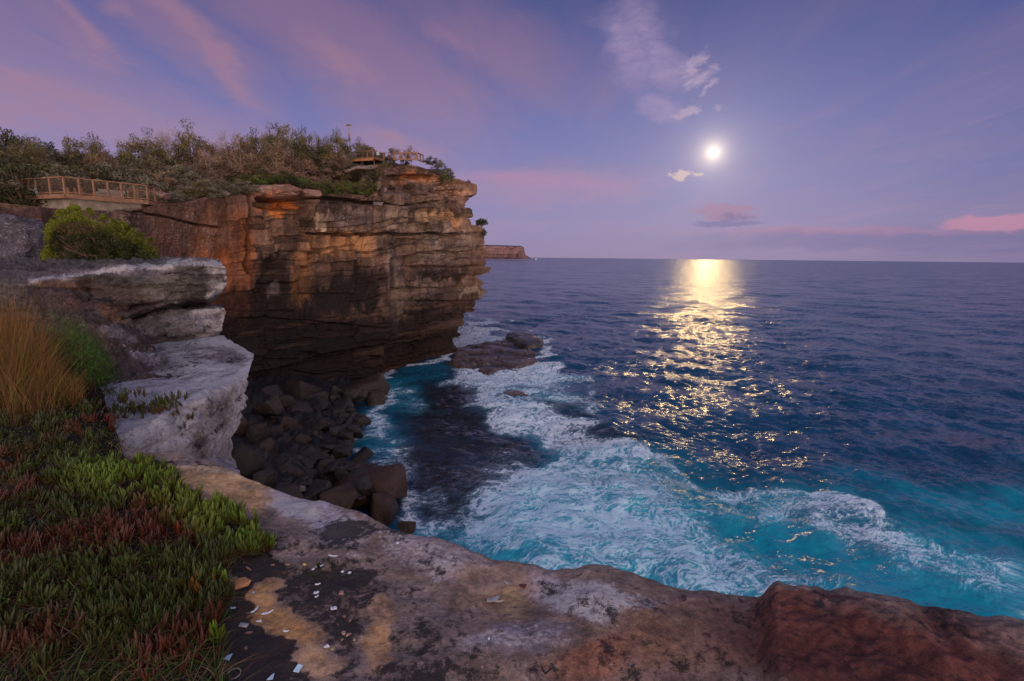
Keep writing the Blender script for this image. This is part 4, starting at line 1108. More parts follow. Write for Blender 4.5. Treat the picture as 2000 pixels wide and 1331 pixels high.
# pale bundle on the platform
bm_ = boulder_mesh(77, (.20, .18, .30), 6, .16, 3, flat_mat('pale_cloth', (.42, .44, .6), .8, .05), (.6, .6, .6))
q = Pz(63, 379, ZD) + inw * .1
link('white_bundle', bm_, loc=Vector((q[0], q[1], ZD + .26)), label='small bluish-white bundle behind the left end of the nearer lookout railing', cat='bundle')
# timber posts of the ramp left of the platform
rp = root('ramp_fence', pA, 'dark timber fence of the ramp leading onto the nearer lookout', 'fence')
for px_ in (12, 26, 32): 
    q = Pz(px_, 383, ZD) + inw * .35; part('post', beam(q, q + [0, 0, 1.6], .11, .11), M_wood, rp)
qa = Pz(-60, 385, ZD) + inw * .35; qb = Pz(34, 383, ZD) + inw * .35; part('rail', beam(qa + [0, 0, .12], qb + [0, 0, .12], .1, .1), M_wood, rp); part('rail', beam(qa + [0, 0, 1.2], qb + [0, 0, 1.2], .06, .06), M_wood, rp)

M_wood3 = flat_mat('orange_brown_timber', (0.25, 0.13, 0.08), .8, .25, 3)
# farther lookout on top of the cliff
def Q(px_, py_, Yd): return P(px_, py_, Yd)
ZF = P(715, 312, 101)[2]
f0 = Pz(686, 314.5, ZF) if False else P(686, 312.5, 101); f1 = P(729, 311.2, 99.5); f0[2] = f1[2] = ZF
inf = np.array([-.5, 4.2, 0])
pf = root('lookout_platform', f0, 'small timber viewing deck with orange edge board on the high cliff top', 'platform')
prism_mesh('deck_slab', [f0, f1, f1 + np.array([1.5, 2.5, 0]), f1 + inf, f0 + inf], ZF - .14, ZF, M_wood, pf)
part('edge_board', beam(f0 + [0, -.04, -.2], f1 + [0, -.04, -.2], .06, .42), flat_mat('orange_timber', (.42, .18, .09), .8, .2), pf)
for k_ in (.0, .5, 1.): q = f0 + (f1 - f0) * k_ + [0, .6, 0]; part('leg', beam(q - [0, 0, 1.6], q - [0, 0, .15], .14, .14), M_wood, pf)
ra = root('lookout_railing', f0, 'orange-brown railing round the deck by the tall pole', 'railing')
railing(ra, [f0, f1, f1 + np.array([1.4, 2.4, 0])], [4, 1], 1.3, M_wood3, .15, .16)
rb = root('lookout_railing', f0, 'stepped timber railing left of the tall pole on the cliff top', 'railing')
g0 = P(647, 314, 103); g1 = P(666, 312, 102); g2 = P(676, 315, 101.5)
railing(rb, [g0, g1, g2, f0 + np.array([-.3, 0, -.1])], [3, 1, 1], 1.35, M_wood3, .15, .16)
rc = root('security_fence', f0, 'tall thin outer fence behind the deck by the pole', 'fence')
h0 = P(645, 312, 106); h1 = P(666, 312, 106); h2 = P(727, 309, 104.5)
railing(rc, [h0, h1, h2], [1, 3], 2.0, M_wood3, .11, .13, False, .2)
rd = root('lookout_railing', f0, 'wire-filled railing at the seaward end of the cliff top', 'railing')
e0 = P(771, 313, 99); e1 = P(815, 313.5, 99); e0[2] = e1[2] = (e0[2] + e1[2]) / 2
railing(rd, [e0, e1, e1 + np.array([.6, 3, .1])], [4, 2], 1.35, M_wood3, .17, .16)
re_ = root('security_fence', f0, 'tall pale fence rising behind the seaward end railing', 'fence')
k0 = P(769, 312, 102.5); k1 = P(813, 313, 102.5)
railing(re_, [k0, k1], [4], 1.9, M_wire, .04, .06, False, .2)
rf = root('path_fence', f0, 'low dark fence linking the deck and the seaward end railing', 'fence')
k2 = P(744, 312, 103.5); railing(rf, [k2, k0 + np.array([-.2, 0, 0])], [3], 1.25, M_wood, .06, .08, False, .4)
rg = root('path_fence', f0, 'small yellowish railing showing through the scrub left of the deck', 'fence')
k3 = P(528, 316, 92); k4 = P(548, 315, 92); railing(rg, [k3, k4], [5], 1.2, flat_mat('yellow_timber', (.5, .32, .16), .8, .2), .06, .05, False, .3)
sg = root('notice_board', f0, 'small white notice on a post between deck and end railing', 'sign')
q = P(738.5, 311, 98.5); part('board', beam(q + [-.27, 0, 1.0], q + [.27, 0, 1.0], .04, .62), flat_mat('faded_notice', (.34, .34, .40), .7, .1), sg); part('post', beam(q, q + [0, .06, 1.2], .07, .07), M_wood, sg)
po = root('camera_pole', f0, 'tall slim metal pole with small devices on its head above the deck', 'pole')
q = P(685, 313, 99.2); ht = height_at(q, 247)
part('pole', tube_net([(q, q + [-.15, 0, ht], .11, .085)], 10), M_steel, po)
part('collar', tube_net([(q + [-.09, 0, ht * .55], q + [-.12, 0, ht * .78], .15, .15)], 8), M_wood2, po)
part('crossarm', beam(q + [-.45, 0, ht + .1], q + [.3, 0, ht + .1], .07, .07), M_steel, po)
for dx0, s_ in ((-.40, .22), (.25, .16), (-.1, .26)): part('device', beam(q + [dx0, -.15, ht + .12], q + [dx0, .15, ht + .3], s_, s_), M_bark, po)
part('rod', beam(q + [-.4, 0, ht + .1], q + [-.4, 0, ht + .65], .04, .04), M_steel, po)

# ------------------------------------------------------------------ cove: rubble floor, boulders, platforms
def build_rubble():
    rows = [[(380, 700, 58), (520, 715, 64), (640, 725, 71), (770, 742, 80)],
            [(380, 780, 44), (520, 790, 52), (640, 775, 62), (752, 778, 73)],
            [(350, 880, 33), (500, 880, 40), (620, 850, 47), (735, 842, 57)],
            [(300, 1000, 25), (480, 1000, 31), (620, 960, 37), (712, 920, 47)],
            [(250, 1200, 18), (480, 1150, 23), (700, 1080, 30), (790, 1022, 37)],
            [(250, 1500, 12), (600, 1400, 17), (860, 1200, 26), (880, 1120, 30)]]
    G = loft(rows, 110, 14)
    zc = np.interp(np.arange(G.shape[1]), [0, 60, 95, 109], [2.0, .6, -.4, -1.6])
    G[..., 2] = np.minimum(G[..., 2], 9) * 0.6 + zc + fbm(G[..., 0] * .35, G[..., 1] * .35, 1, 5, .6) * 1.5
    G[..., 2] = np.clip(G[..., 2], -3, 7.5)
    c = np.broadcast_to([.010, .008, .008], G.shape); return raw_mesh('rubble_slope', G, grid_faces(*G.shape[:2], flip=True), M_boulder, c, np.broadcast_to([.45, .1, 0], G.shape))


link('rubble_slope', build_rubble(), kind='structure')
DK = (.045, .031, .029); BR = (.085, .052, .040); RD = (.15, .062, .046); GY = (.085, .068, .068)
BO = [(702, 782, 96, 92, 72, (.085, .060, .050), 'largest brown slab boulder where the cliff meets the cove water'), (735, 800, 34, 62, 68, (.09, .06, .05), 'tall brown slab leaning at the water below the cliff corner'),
 (700, 832, 64, 44, 61, RD, 'reddish wedge-shaped boulder at the cove waterline'), (585, 770, 66, 50, 62, DK, 'dark pointed boulder at the back of the rubble'), (555, 795, 50, 34, 56, DK, 'dark rock left of the pointed boulder'),
 (588, 808, 44, 36, 56, (.06, .05, .054), 'greyish rounded boulder in the middle of the rubble'), (648, 752, 30, 20, 74, BR, 'small rounded rock against the cliff foot'), (640, 815, 50, 36, 59, (.06, .04, .042), 'purple-brown boulder left of the reddish wedge'),
 (520, 800, 60, 40, 50, DK, 'broad dark boulder at the left of the rubble'), (668, 850, 50, 36, 56, (.065, .05, .042), 'slanting dark boulder right before the reddish wedge'), (645, 872, 50, 60, 51, (.07, .056, .045), 'upright greenish-brown slab at the water edge'),
 (598, 873, 34, 20, 49, (.14, .075, .062), 'small reddish stone lying between the dark slabs'), (590, 895, 110, 36, 46, (.085, .06, .040), 'long flat yellowish-brown slab across the rubble'), (620, 905, 60, 24, 44, (.11, .08, .055), 'pale flat shard leaning over the long slab'),
 (540, 850, 54, 40, 47, DK, 'dark block with a slanting top left of the long slab'), (500, 850, 54, 46, 43, DK, 'dark block under the overhanging white ledge'), (515, 875, 40, 30, 42, BR, 'brown stone beside the dark block under the ledge'),
 (480, 900, 60, 50, 36, DK, 'dark boulder deepest in the shade of the white ledge'), (560, 930, 60, 40, 39, GY, 'grey block near the pale round stone'), (690, 935, 110, 60, 43, (.07, .05, .04), 'long dark boulder reaching toward the waterline'),
 (722, 962, 145, 84, 39.5, (.12, .058, .036), 'big rust-brown boulder nearest the foreground rock'), (665, 975, 70, 50, 36, (.10, .07, .05), 'rounded brown boulder just over the foreground rock edge'), (752, 1000, 50, 70, 37, (.09, .048, .032), 'brown boulder whose foot stands in the cove water'),
 (795, 1030, 34, 30, 34, (.09, .048, .036), 'small brown rock alone in the water by the foreground edge'), (610, 960, 60, 44, 36, DK, 'dark boulder under the tip of the pale stone'), (556, 975, 60, 40, 33, DK, 'low dark boulder right above the tan foreground edge'),
 (590, 955, 13, 10, 35.5, (.36, .32, .33), 'small pale round stone in the dark rubble'), (520, 940, 50, 36, 34, GY, 'grey-brown shelf stone below the white cliff foot'), (640, 925, 40, 40, 42, BR, 'brown triangular rock with a lit tip'),
 (460, 830, 40, 40, 42, BR, 'brown rock glimpsed against the white ledge face'), (530, 770, 50, 30, 58, DK, 'dark low rock under the cliff overhang'), (620, 785, 44, 36, 62, DK, 'dark boulder between the pointed and the largest one'),
 (560, 830, 36, 26, 50, BR, 'brown wedge among the middle boulders'), (610, 840, 36, 26, 53, DK, 'dark stone above the small reddish one'), (700, 890, 60, 36, 49, DK, 'dark wet boulder at the inner cove edge')]
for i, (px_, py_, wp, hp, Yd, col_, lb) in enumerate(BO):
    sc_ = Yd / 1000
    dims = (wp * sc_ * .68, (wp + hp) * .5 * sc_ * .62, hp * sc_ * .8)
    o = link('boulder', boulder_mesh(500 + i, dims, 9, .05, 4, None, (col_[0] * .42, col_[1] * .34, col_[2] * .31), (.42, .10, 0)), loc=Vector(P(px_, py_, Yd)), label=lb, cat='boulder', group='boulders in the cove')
    o.rotation_euler = (random.uniform(-.15, .15), random.uniform(-.3, .3), random.uniform(-.5, .5))
rs_ = np.random.default_rng(31)
BMK = [(690, 755, 'largest brown slab'), (722, 795, 'tall leaning slab'), (700, 832, 'reddish wedge'), (585, 770, 'dark pointed boulder'), (588, 808, 'greyish rounded boulder'), (645, 872, 'upright greenish slab'), (598, 873, 'small reddish stone'),
       (590, 895, 'long yellowish slab'), (520, 800, 'broad dark boulder'), (500, 850, 'dark block under the ledge'), (480, 900, 'deepest shaded boulder'), (560, 930, 'grey block by the pale stone'), (665, 975, 'rounded foreground boulder'), (590, 955, 'pale round stone')]
for i in range(150):
    ce = np.array([470 + 240 * rs_.random(), 755 + 240 * rs_.random()])
    if ce[1] > 985 or (ce[0] > 690 and 850 < ce[1] < 925) or ce[1] - 760 > 1.6 * (ce[0] - 430) + 60: continue
    Yd = np.interp(ce[1], [750, 800, 850, 900, 950, 1000], [68, 58, 49, 42, 36, 33]) + 1.2; sc_ = Yd / 1000; w_ = rs_.uniform(18, 50) * sc_ * .55
    bx, by, bn_ = min(BMK, key=lambda q: math.hypot(q[0] - ce[0], q[1] - ce[1])); dx0, dy0 = ce[0] - bx, ce[1] - by
    rel = ('right of' if dx0 > 0 else 'left of') if abs(dx0) > abs(dy0) else ('below' if dy0 > 0 else 'above')
    tone = i % 4
    o = link('boulder', boulder_mesh(700 + i % 24, (w_, w_ * rs_.uniform(.6, 1.1), w_ * rs_.uniform(.45, .95)), 10, .09, 3, None, [(.014, .010, .010), (.025, .016, .013), (.024, .020, .021), (.014, .010, .010)][tone], (.36, .1, 0)), loc=Vector(P(ce[0], ce[1], Yd)),
             label=f"smaller {['blackish', 'brownish', 'greyish', 'dark'][tone]} rock {rel} the {bn_} in the cove", cat='boulder', group='smaller rocks between the cove boulders')
    o.rotation_euler = tuple(rs_.uniform(-.6, .6, 3))


def plateau(name, poly, z0, h, step, edge, col_, mk, mat, seed, wet=None, label=None):
    W = np.array([Pz(x, y, z0 + h) for x, y in poly]); x0_, y0_ = W[:, :2].min(0) - edge * 2; x1_, y1_ = W[:, :2].max(0) + edge * 2
    X, Y = np.meshgrid(np.arange(x0_, x1_, step), np.arange(y0_, y1_, step))
    n = fbm(X * .35 + seed, Y * .35, 0, 4); sd = poly_sd(X + n * .9, Y + fbm(X * .35, Y * .35, seed + 5., 4) * .9, [tuple(w_) for w_ in W[:, :2]])
    blk = np.tanh(6 * fbm(X * .16 + seed, Y * .22, 3, 4)) * .30 - .35 * np.exp(-(fbm(X * .14, Y * .1 + seed, 7, 3) / .035) ** 2) + fbm(X * .9, Y * .9, seed, 4) * .12
    Z = z0 - 1.6 + (1.6 + h) * ss(sd, -edge, edge * .4) + (blk + n * .15) * ss(sd, -edge, edge)
    c = np.array(col_) * (1 + .35 * n + .3 * np.tanh(blk * 6))[..., None]
    G = np.stack([X, Y, Z], -1)
    return link(name, raw_mesh(name, G, grid_faces(*X.shape), mat, np.clip(c, .01, 1), np.broadcast_to(mk, G.shape)), kind='structure', label=label)


plateau('rock_platform', [(885, 700), (893, 676), (925, 670), (965, 668), (990, 664), (1010, 668), (1028, 676), (1045, 690), (1047, 704), (1020, 712), (990, 716), (962, 730), (940, 726), (900, 716), (868, 708)], 0, .45, .22, .7,
        (.075, .052, .050), (.40, .30, 0), M_wet, 2, label='flat wave-washed rock platform at the foot of the cliff')
plateau('rock_platform', [(985, 652), (1012, 648), (1040, 653), (1060, 662), (1056, 669), (1028, 672), (1006, 666)], 0, 1.5, .3, .8, (.07, .055, .058), (.36, .15, 0), M_wet, 7, label='darker outer block of the rock platform')
plateau('awash_rock', [(985, 766), (1010, 762), (1032, 770), (1028, 779), (1000, 776)], -.35, .75, .25, .6, (.10, .075, .075), (.34, .2, 0), M_wet, 5, label='low brown rock awash in the white water')
# ------------------------------------------------------------------ near ledges on the left
def near_sheet(name, rows, nc, nsub, base, lst, mask_l, amp=1.0, seed=0, label=None, curve=True, pits=0.0, mk_base=(.36, .30, 0), rims=(), rowmul=None):
    G = loft(rows, nc, nsub, curve)
    N = grid_normals(G)
    x, y, z = G[..., 0] + seed, G[..., 1], G[..., 2]
    f1 = fbm(x * .9, y * .9, z * 1.6, 5, .55); f2 = fbm(x * 3.3, y * 3.3, z * 7, 4, .55)
    lay = np.tanh(3.5 * fbm(x * .35, y * .35, z * 5.5 + 2, 3, .6))
    steep = 1 - np.abs(N[..., 2])
    d = f1 * .13 + f2 * .065 + .014 * fbm(x * 9, y * 9, z * 11, 3) + lay * .10 * steep + .05 * np.abs(fbm(x * 1.7, y * 1.7, z * 2.4 + 9, 4)) 
    d += .12 * np.minimum(0, fbm(x * 2.6, y * 2.6, z * .55 + 4, 4, .6) + .15) * 2 * steep
    if pits: d -= pits * ss(fbm(x * 2.1, y * 2.1, z * 3.2, 3, .5), .18, .5) * ss(steep, .3, .8)
    G = G + N * (d * amp)[..., None]
    px, py = proj(G)
    wv = (f1 * 14, f2 * 8)
    c = paint(px, py, base, lst, wv); c = c * (1 + .22 * f1 - .15 * lay * steep)[..., None]
    mk = paint(px, py, mk_base, [(a, b_, c_, d_, e_, m_, al) for (a, b_, c_, d_, e_, m_, al) in mask_l], wv)
    mk[..., 0] += .16 * np.clip(-f2 * 1.5, 0, 1) + .10 * f1
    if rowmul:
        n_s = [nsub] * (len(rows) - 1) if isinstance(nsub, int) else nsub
        at_ = np.r_[0, np.cumsum(n_s)]; c = c * np.interp(np.arange(G.shape[0]), at_, rowmul)[:, None, None]  # brighter edge and shade down the face, painted into the colour by row
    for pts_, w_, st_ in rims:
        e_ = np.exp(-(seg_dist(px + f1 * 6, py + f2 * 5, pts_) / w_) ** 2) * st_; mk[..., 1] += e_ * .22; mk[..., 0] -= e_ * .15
        c = c * (1 + e_[..., None] * .9)  # sky light on the ledge rims, painted in as paler colour
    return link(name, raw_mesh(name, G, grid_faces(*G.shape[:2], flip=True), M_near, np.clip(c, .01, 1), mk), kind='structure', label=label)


LIL = (.24, .21, .27); GRN = (.085, .075, .075); PUR = (.16, .12, .135); BRN = (.17, .095, .07); TAN = (.42, .27, .16); PALE = (.36, .33, .37)
near_sheet('upper_ledge', [
    [(-200, 512, 15), (100, 506, 15), (300, 503, 14.5), (425, 508, 13)],
    [(-200, 524, 12.5), (60, 516, 12.5), (200, 510, 12.3), (380, 509, 11.9), (432, 515, 11.6)],
    [(-200, 545, 10.2), (60, 549, 10.1), (130, 536, 10.1), (220, 525, 10.3), (330, 519, 10.6), (400, 513, 10.9), (440, 521, 11)],
    [(-200, 566, 9.9), (60, 570, 9.8), (140, 570, 9.9), (250, 568, 10.1), (340, 552, 10.5), (410, 536, 10.9), (444, 538, 11)],
    [(-200, 600, 9.6), (60, 606, 9.5), (150, 612, 9.7), (250, 618, 10.0), (310, 603, 10.4), (370, 586, 10.8), (410, 583, 11), (443, 560, 11.1)],
    [(-200, 640, 9.9), (60, 650, 9.9), (150, 650, 10.2), (250, 640, 10.6), (310, 608, 11.3), (370, 596, 11.9), (400, 590, 12), (432, 568, 11.9)],
    [(-200, 660, 11.5), (60, 670, 11.5), (150, 670, 12), (250, 640, 12.5), (310, 600, 13), (370, 580, 13.2), (400, 570, 13.2), (425, 555, 13)]],
    300, [6, 18, 18, 22, 16, 6], GRN,
    [(60, 525, 200, 14, 0, (.13, .10, .115), .8), (300, 530, 120, 14, 0, LIL, .35), (130, 560, 80, 16, 0, BRN, .8), (330, 565, 60, 40, 30, (.18, .16, .15), .6), (420, 525, 30, 14, 0, PALE, .7), (90, 545, 60, 5, 0, LIL, .6), (200, 590, 120, 40, 0, (.10, .065, .06), .8), (420, 560, 26, 20, 0, PALE, .5)],
    [(60, 522, 200, 12, 0, (.50, .2, 0), .8), (250, 527, 140, 6, 5, (.25, .56, 0), .7), (420, 520, 30, 16, 0, (.2, .58, 0), .8), (120, 585, 130, 30, 0, (.48, .2, 0), .7), (350, 570, 60, 30, 0, (.36, .36, 0), .5)], 1.0, 0,
    'overhanging pale rock ledge with a pitted tip', pits=.20, rims=[([(60, 550), (130, 538), (220, 526), (260, 520), (330, 522)], 5, 1), ([(330, 512), (400, 514), (438, 520), (444, 545), (430, 562), (405, 580)], 7, 1.2)])
near_sheet('middle_ledge', [
    [(120, 585, 13), (280, 592, 13), (400, 596, 13), (430, 600, 12.4)],
    [(120, 600, 11.2), (250, 606, 11.2), (330, 606, 11), (400, 603, 11.1), (437, 603, 11.1)],
    [(120, 625, 10.2), (250, 622, 10.4), (330, 618, 10.6), (400, 610, 10.85), (440, 608, 10.95)],
    [(120, 660, 9.8), (250, 655, 10.0), (330, 655, 10.3), (390, 652, 10.6), (436, 636, 10.9)],
    [(120, 680, 9.9), (250, 680, 10.1), (330, 672, 10.5), (385, 665, 10.8), (428, 650, 11)],
    [(120, 700, 11), (250, 700, 11.5), (330, 690, 12), (385, 680, 12.2), (420, 660, 12.2)]],
    220, [5, 10, 20, 10, 5], (.17, .15, .16), [(300, 640, 80, 22, 0, (.13, .115, .12), .7), (400, 622, 40, 12, 0, LIL, .6), (200, 640, 80, 30, 0, BRN, .7)],
    [(410, 625, 40, 20, 0, (.28, .46, 0), .8), (220, 640, 90, 30, 0, (.45, .2, 0), .7)], 1.0, 8, 'shorter rock ledge tucked under the overhanging one', pits=.18, rims=[([(380, 606), (438, 604), (434, 640), (395, 660)], 6, 1.1)])
near_sheet('brown_rock_hump', [
    [(60, 560, 11.2), (140, 575, 11.2), (200, 590, 11.2), (270, 640, 11.2)],
    [(60, 575, 9.8), (140, 565, 9.9), (190, 590, 10.0), (262, 640, 10.2)],
    [(60, 600, 9.2), (130, 590, 9.2), (185, 600, 9.3), (262, 650, 9.7)],
    [(60, 640, 8.8), (130, 630, 8.7), (200, 630, 8.7), (290, 672, 9.0)],
    [(60, 680, 8.3), (140, 670, 8.2), (220, 668, 8.2), (320, 705, 8.3)],
    [(60, 730, 7.7), (150, 725, 7.6), (240, 722, 7.6), (335, 738, 7.6)],
    [(60, 780, 7.2), (150, 780, 7.0), (240, 770, 7.0), (320, 768, 7.1)]],
    200, [6, 12, 18, 18, 16, 8], (.07, .05, .047), [(225, 610, 40, 16, -30, (.28, .14, .075), .8), (150, 590, 60, 16, -10, (.10, .05, .045), .7), (235, 655, 40, 16, -20, LIL, .45), (290, 700, 50, 16, -15, (.20, .17, .22), .7), (300, 722, 40, 14, 0, (.10, .075, .09), .7)],
    [(225, 610, 40, 16, -30, (.36, .15, 0), .8), (280, 690, 60, 20, -15, (.36, .50, 0), .7), (150, 600, 70, 25, 0, (.47, .25, 0), .7)], 2.0, 3, 'brown weathered rock hump stepping down behind the grass')
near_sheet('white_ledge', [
    [(120, 700, 11.0), (250, 672, 11.0), (330, 662, 11), (400, 655, 11), (438, 655, 10.9)],
    [(120, 720, 8.9), (250, 690, 9.2), (330, 672, 9.9), (400, 659, 10.4), (444, 664, 10.3)],
    [(120, 745, 7.8), (250, 718, 8.1), (330, 700, 8.7), (410, 682, 9.3), (497, 690, 9.1)],
    [(120, 768, 7.0), (250, 745, 7.2), (340, 728, 7.7), (430, 712, 8.2), (493, 706, 8.4)],
    [(120, 800, 6.1), (240, 775, 6.4), (330, 760, 6.7), (420, 738, 7.3), (490, 716, 8.0)],
    [(120, 860, 4.9), (232, 838, 4.9), (320, 800, 5.5), (400, 765, 6.2), (486, 728, 7.6)],
    [(120, 878, 4.6), (229, 856, 4.68), (320, 812, 5.3), (400, 775, 6.0), (485, 738, 7.45)],
    [(120, 930, 4.5), (236, 905, 4.62), (322, 880, 5.25), (402, 845, 5.95), (476, 795, 7.35)],
    [(120, 1000, 4.2), (250, 975, 4.45), (320, 940, 5.15), (405, 915, 5.95), (450, 858, 7.3)],
    [(120, 1200, 4.1), (260, 1150, 4.5), (330, 1110, 5.2), (420, 1080, 6.1), (460, 960, 7.2)],
    [(120, 1800, 4.2), (260, 1800, 4.7), (330, 1800, 5.5), (430, 1700, 6.4), (470, 1400, 7.6)]],
    330, [5, 10, 14, 14, 16, 10, 18, 22, 12, 6], (.38, .36, .40),
    [(400, 690, 80, 16, 0, (.18, .14, .17), .8), (300, 715, 70, 14, 0, (.12, .09, .11), .8), (450, 700, 40, 16, 0, (.16, .12, .15), .7), (330, 742, 80, 14, 5, (.38, .32, .38), .7), (290, 800, 50, 24, 25, (.30, .29, .36), .8), (300, 860, 80, 60, 20, (.40, .40, .45), .8),
     (430, 800, 30, 50, 20, (.17, .145, .15), .8), (395, 870, 20, 50, 0, (.12, .10, .09), .7), (440, 890, 20, 40, 0, (.24, .22, .26), .6)],
    [(410, 695, 90, 20, 5, (.44, .42, 0), .9), (300, 720, 80, 18, 0, (.42, .40, 0), .8), (320, 750, 90, 14, 5, (.16, .45, 0), .8), (290, 805, 60, 26, 25, (.10, .45, 0), .9), (300, 870, 70, 50, 0, (.22, .38, 0), .8), (430, 800, 40, 60, 0, (.40, .42, 0), .8), (390, 880, 26, 50, 0, (.46, .25, 0), .8)],
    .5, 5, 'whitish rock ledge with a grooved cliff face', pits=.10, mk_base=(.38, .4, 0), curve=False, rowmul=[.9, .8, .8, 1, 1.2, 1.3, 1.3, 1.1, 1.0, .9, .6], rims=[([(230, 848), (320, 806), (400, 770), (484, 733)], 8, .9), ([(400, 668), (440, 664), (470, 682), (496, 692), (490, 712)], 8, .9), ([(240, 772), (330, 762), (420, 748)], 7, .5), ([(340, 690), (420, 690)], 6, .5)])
near_sheet('ledge_foot', [
    [(360, 905, 6.3), (400, 893, 6.4), (440, 893, 6.5), (462, 905, 6.4)],
    [(350, 925, 5.8), (400, 908, 6.0), (440, 905, 6.2), (468, 915, 6.2)],
    [(350, 950, 5.5), (400, 930, 5.7), (440, 925, 5.9), (472, 934, 6.0)],
    [(350, 1000, 5.5), (400, 985, 5.7), (440, 970, 5.9), (468, 960, 6.1)],
    [(350, 1300, 5.6), (400, 1300, 5.8), (440, 1300, 6.0), (460, 1300, 6.3)]],
    90, [8, 12, 12, 10], (.33, .30, .36), [], [], .7, 13, 'pale flared rock foot below the white ledge')
# grey rounded rock at the far left, above the ledge
for px_, py_, Yd, dims, col_, lb in [(18, 474, 17, (1.1, .8, 1.0), (.085, .075, .10), 'big rounded purple-grey boulder at the left edge above the ledge'), (-60, 470, 18, (1.1, .9, 1.1), (.05, .045, .06), 'dark boulder half out of view at the left edge')]:
    o = link('boulder', boulder_mesh(int(900 + px_), dims, 24, .16, 5, M_near, col_, (.40, .36, 0)), loc=Vector(P(px_, py_, Yd)), label=lb, cat='boulder')

# bright green coastal bush on the ledge
def build_big_bush():
    rs = np.random.default_rng(41); Yd = 14.0
    rt = root('coastal_bush', None, 'rounded yellow-green coastal bush standing on the overhanging ledge', 'bush')
    prof = np.array([(82, 512), (95, 470), (98, 440), (112, 420), (140, 411), (165, 411), (190, 424), (215, 434), (245, 447), (275, 462), (296, 476), (304, 496), (305, 512)])
    cen = []; rad = []; segs = []; base = P(200, 512, Yd)
    for i in range(330):
        px_ = rs.uniform(90, 303); t_ = np.interp(px_, prof[:, 0], prof[:, 1]); dpt = rs.uniform(-1, 1)
        py_ = t_ + 5 + (509 - t_) * rs.random() ** 1.3 * 1.0 + abs(dpt) * 12
        if py_ > 509: py_ = 509
        if i % 9 == 0: py_ = t_ - rs.uniform(0, 7)
        p = P(px_, py_, Yd + dpt * 1.1); cen.append(p); rad.append(rs.uniform(.10, .22) * (.5 if i % 9 == 0 else 1))
        if i % 7 == 0:
            q = base + np.array([rs.uniform(-.5, .5), rs.uniform(-.2, .2), -.15]); mid = q * .45 + p * .55 + rs.normal(size=3) * .06
            segs += [(q, mid, .03, .015), (mid, p, .015, .005)]
    cen = np.array(cen); rad = np.array(rad); V, F, c = leaf_cloud(36000, cen, rad, .036, rs, .85, .5)
    # darker leaves inside and low, browner ones in a band; fresh yellow-green on top
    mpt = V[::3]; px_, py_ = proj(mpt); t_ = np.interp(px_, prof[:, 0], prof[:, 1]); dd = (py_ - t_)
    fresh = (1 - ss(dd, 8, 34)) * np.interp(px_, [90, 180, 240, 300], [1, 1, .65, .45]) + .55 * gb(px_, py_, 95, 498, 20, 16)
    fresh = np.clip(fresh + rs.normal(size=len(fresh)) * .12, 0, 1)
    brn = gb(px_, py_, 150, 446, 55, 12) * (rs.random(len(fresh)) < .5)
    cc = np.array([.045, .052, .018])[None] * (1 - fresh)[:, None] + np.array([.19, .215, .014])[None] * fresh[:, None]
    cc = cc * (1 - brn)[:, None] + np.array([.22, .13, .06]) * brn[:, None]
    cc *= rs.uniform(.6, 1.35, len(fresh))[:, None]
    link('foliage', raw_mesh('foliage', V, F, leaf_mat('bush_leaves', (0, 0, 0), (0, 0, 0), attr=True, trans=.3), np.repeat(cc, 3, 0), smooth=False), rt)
    Vt, Ft = tube_net(segs, 5); link('stem', raw_mesh('stem', Vt, Ft, M_bark), rt)


build_big_bush()

# ------------------------------------------------------------------ foreground clifftop
EDGE = [(-3000, 700), (-600, 668), (-100, 672), (60, 690), (150, 735), (200, 790), (222, 855), (245, 895), (300, 912), (345, 912), (400, 917), (460, 936), (560, 965), (650, 990), (700, 1012), (760, 1036), (850, 1054), (920, 1076), (1000, 1094), (1060, 1109), (1150, 1119),
        (1190, 1120), (1215, 1132), (1290, 1152), (1350, 1164), (1420, 1178), (1470, 1185), (1488, 1182), (1500, 1164), (1530, 1160), (1580, 1166), (1640, 1162), (1685, 1170), (1740, 1186), (1850, 1202), (2000, 1240), (2100, 1265), (2300, 1300), (2900, 1420)]
ZG = 18.36


def red_lift(px): return .13 * ss(px, 1468, 1520)


_e = np.array(EDGE, float)
_ez = ZG + np.array([red_lift(x) for x in _e[:, 0]])
_ew = np.array([Pz(x, y, z) for (x, y), z in zip(_e, _ez)])
E_AZ = np.arctan2(_ew[:, 0], _ew[:, 1]); E_R = np.hypot(_ew[:, 0], _ew[:, 1])
_o = np.argsort(E_AZ); E_AZ = E_AZ[_o]; E_R = E_R[_o]; E_PX = _e[_o, 0]
hol = Pz(965, 1150, ZG); HOLL = hol[:2]


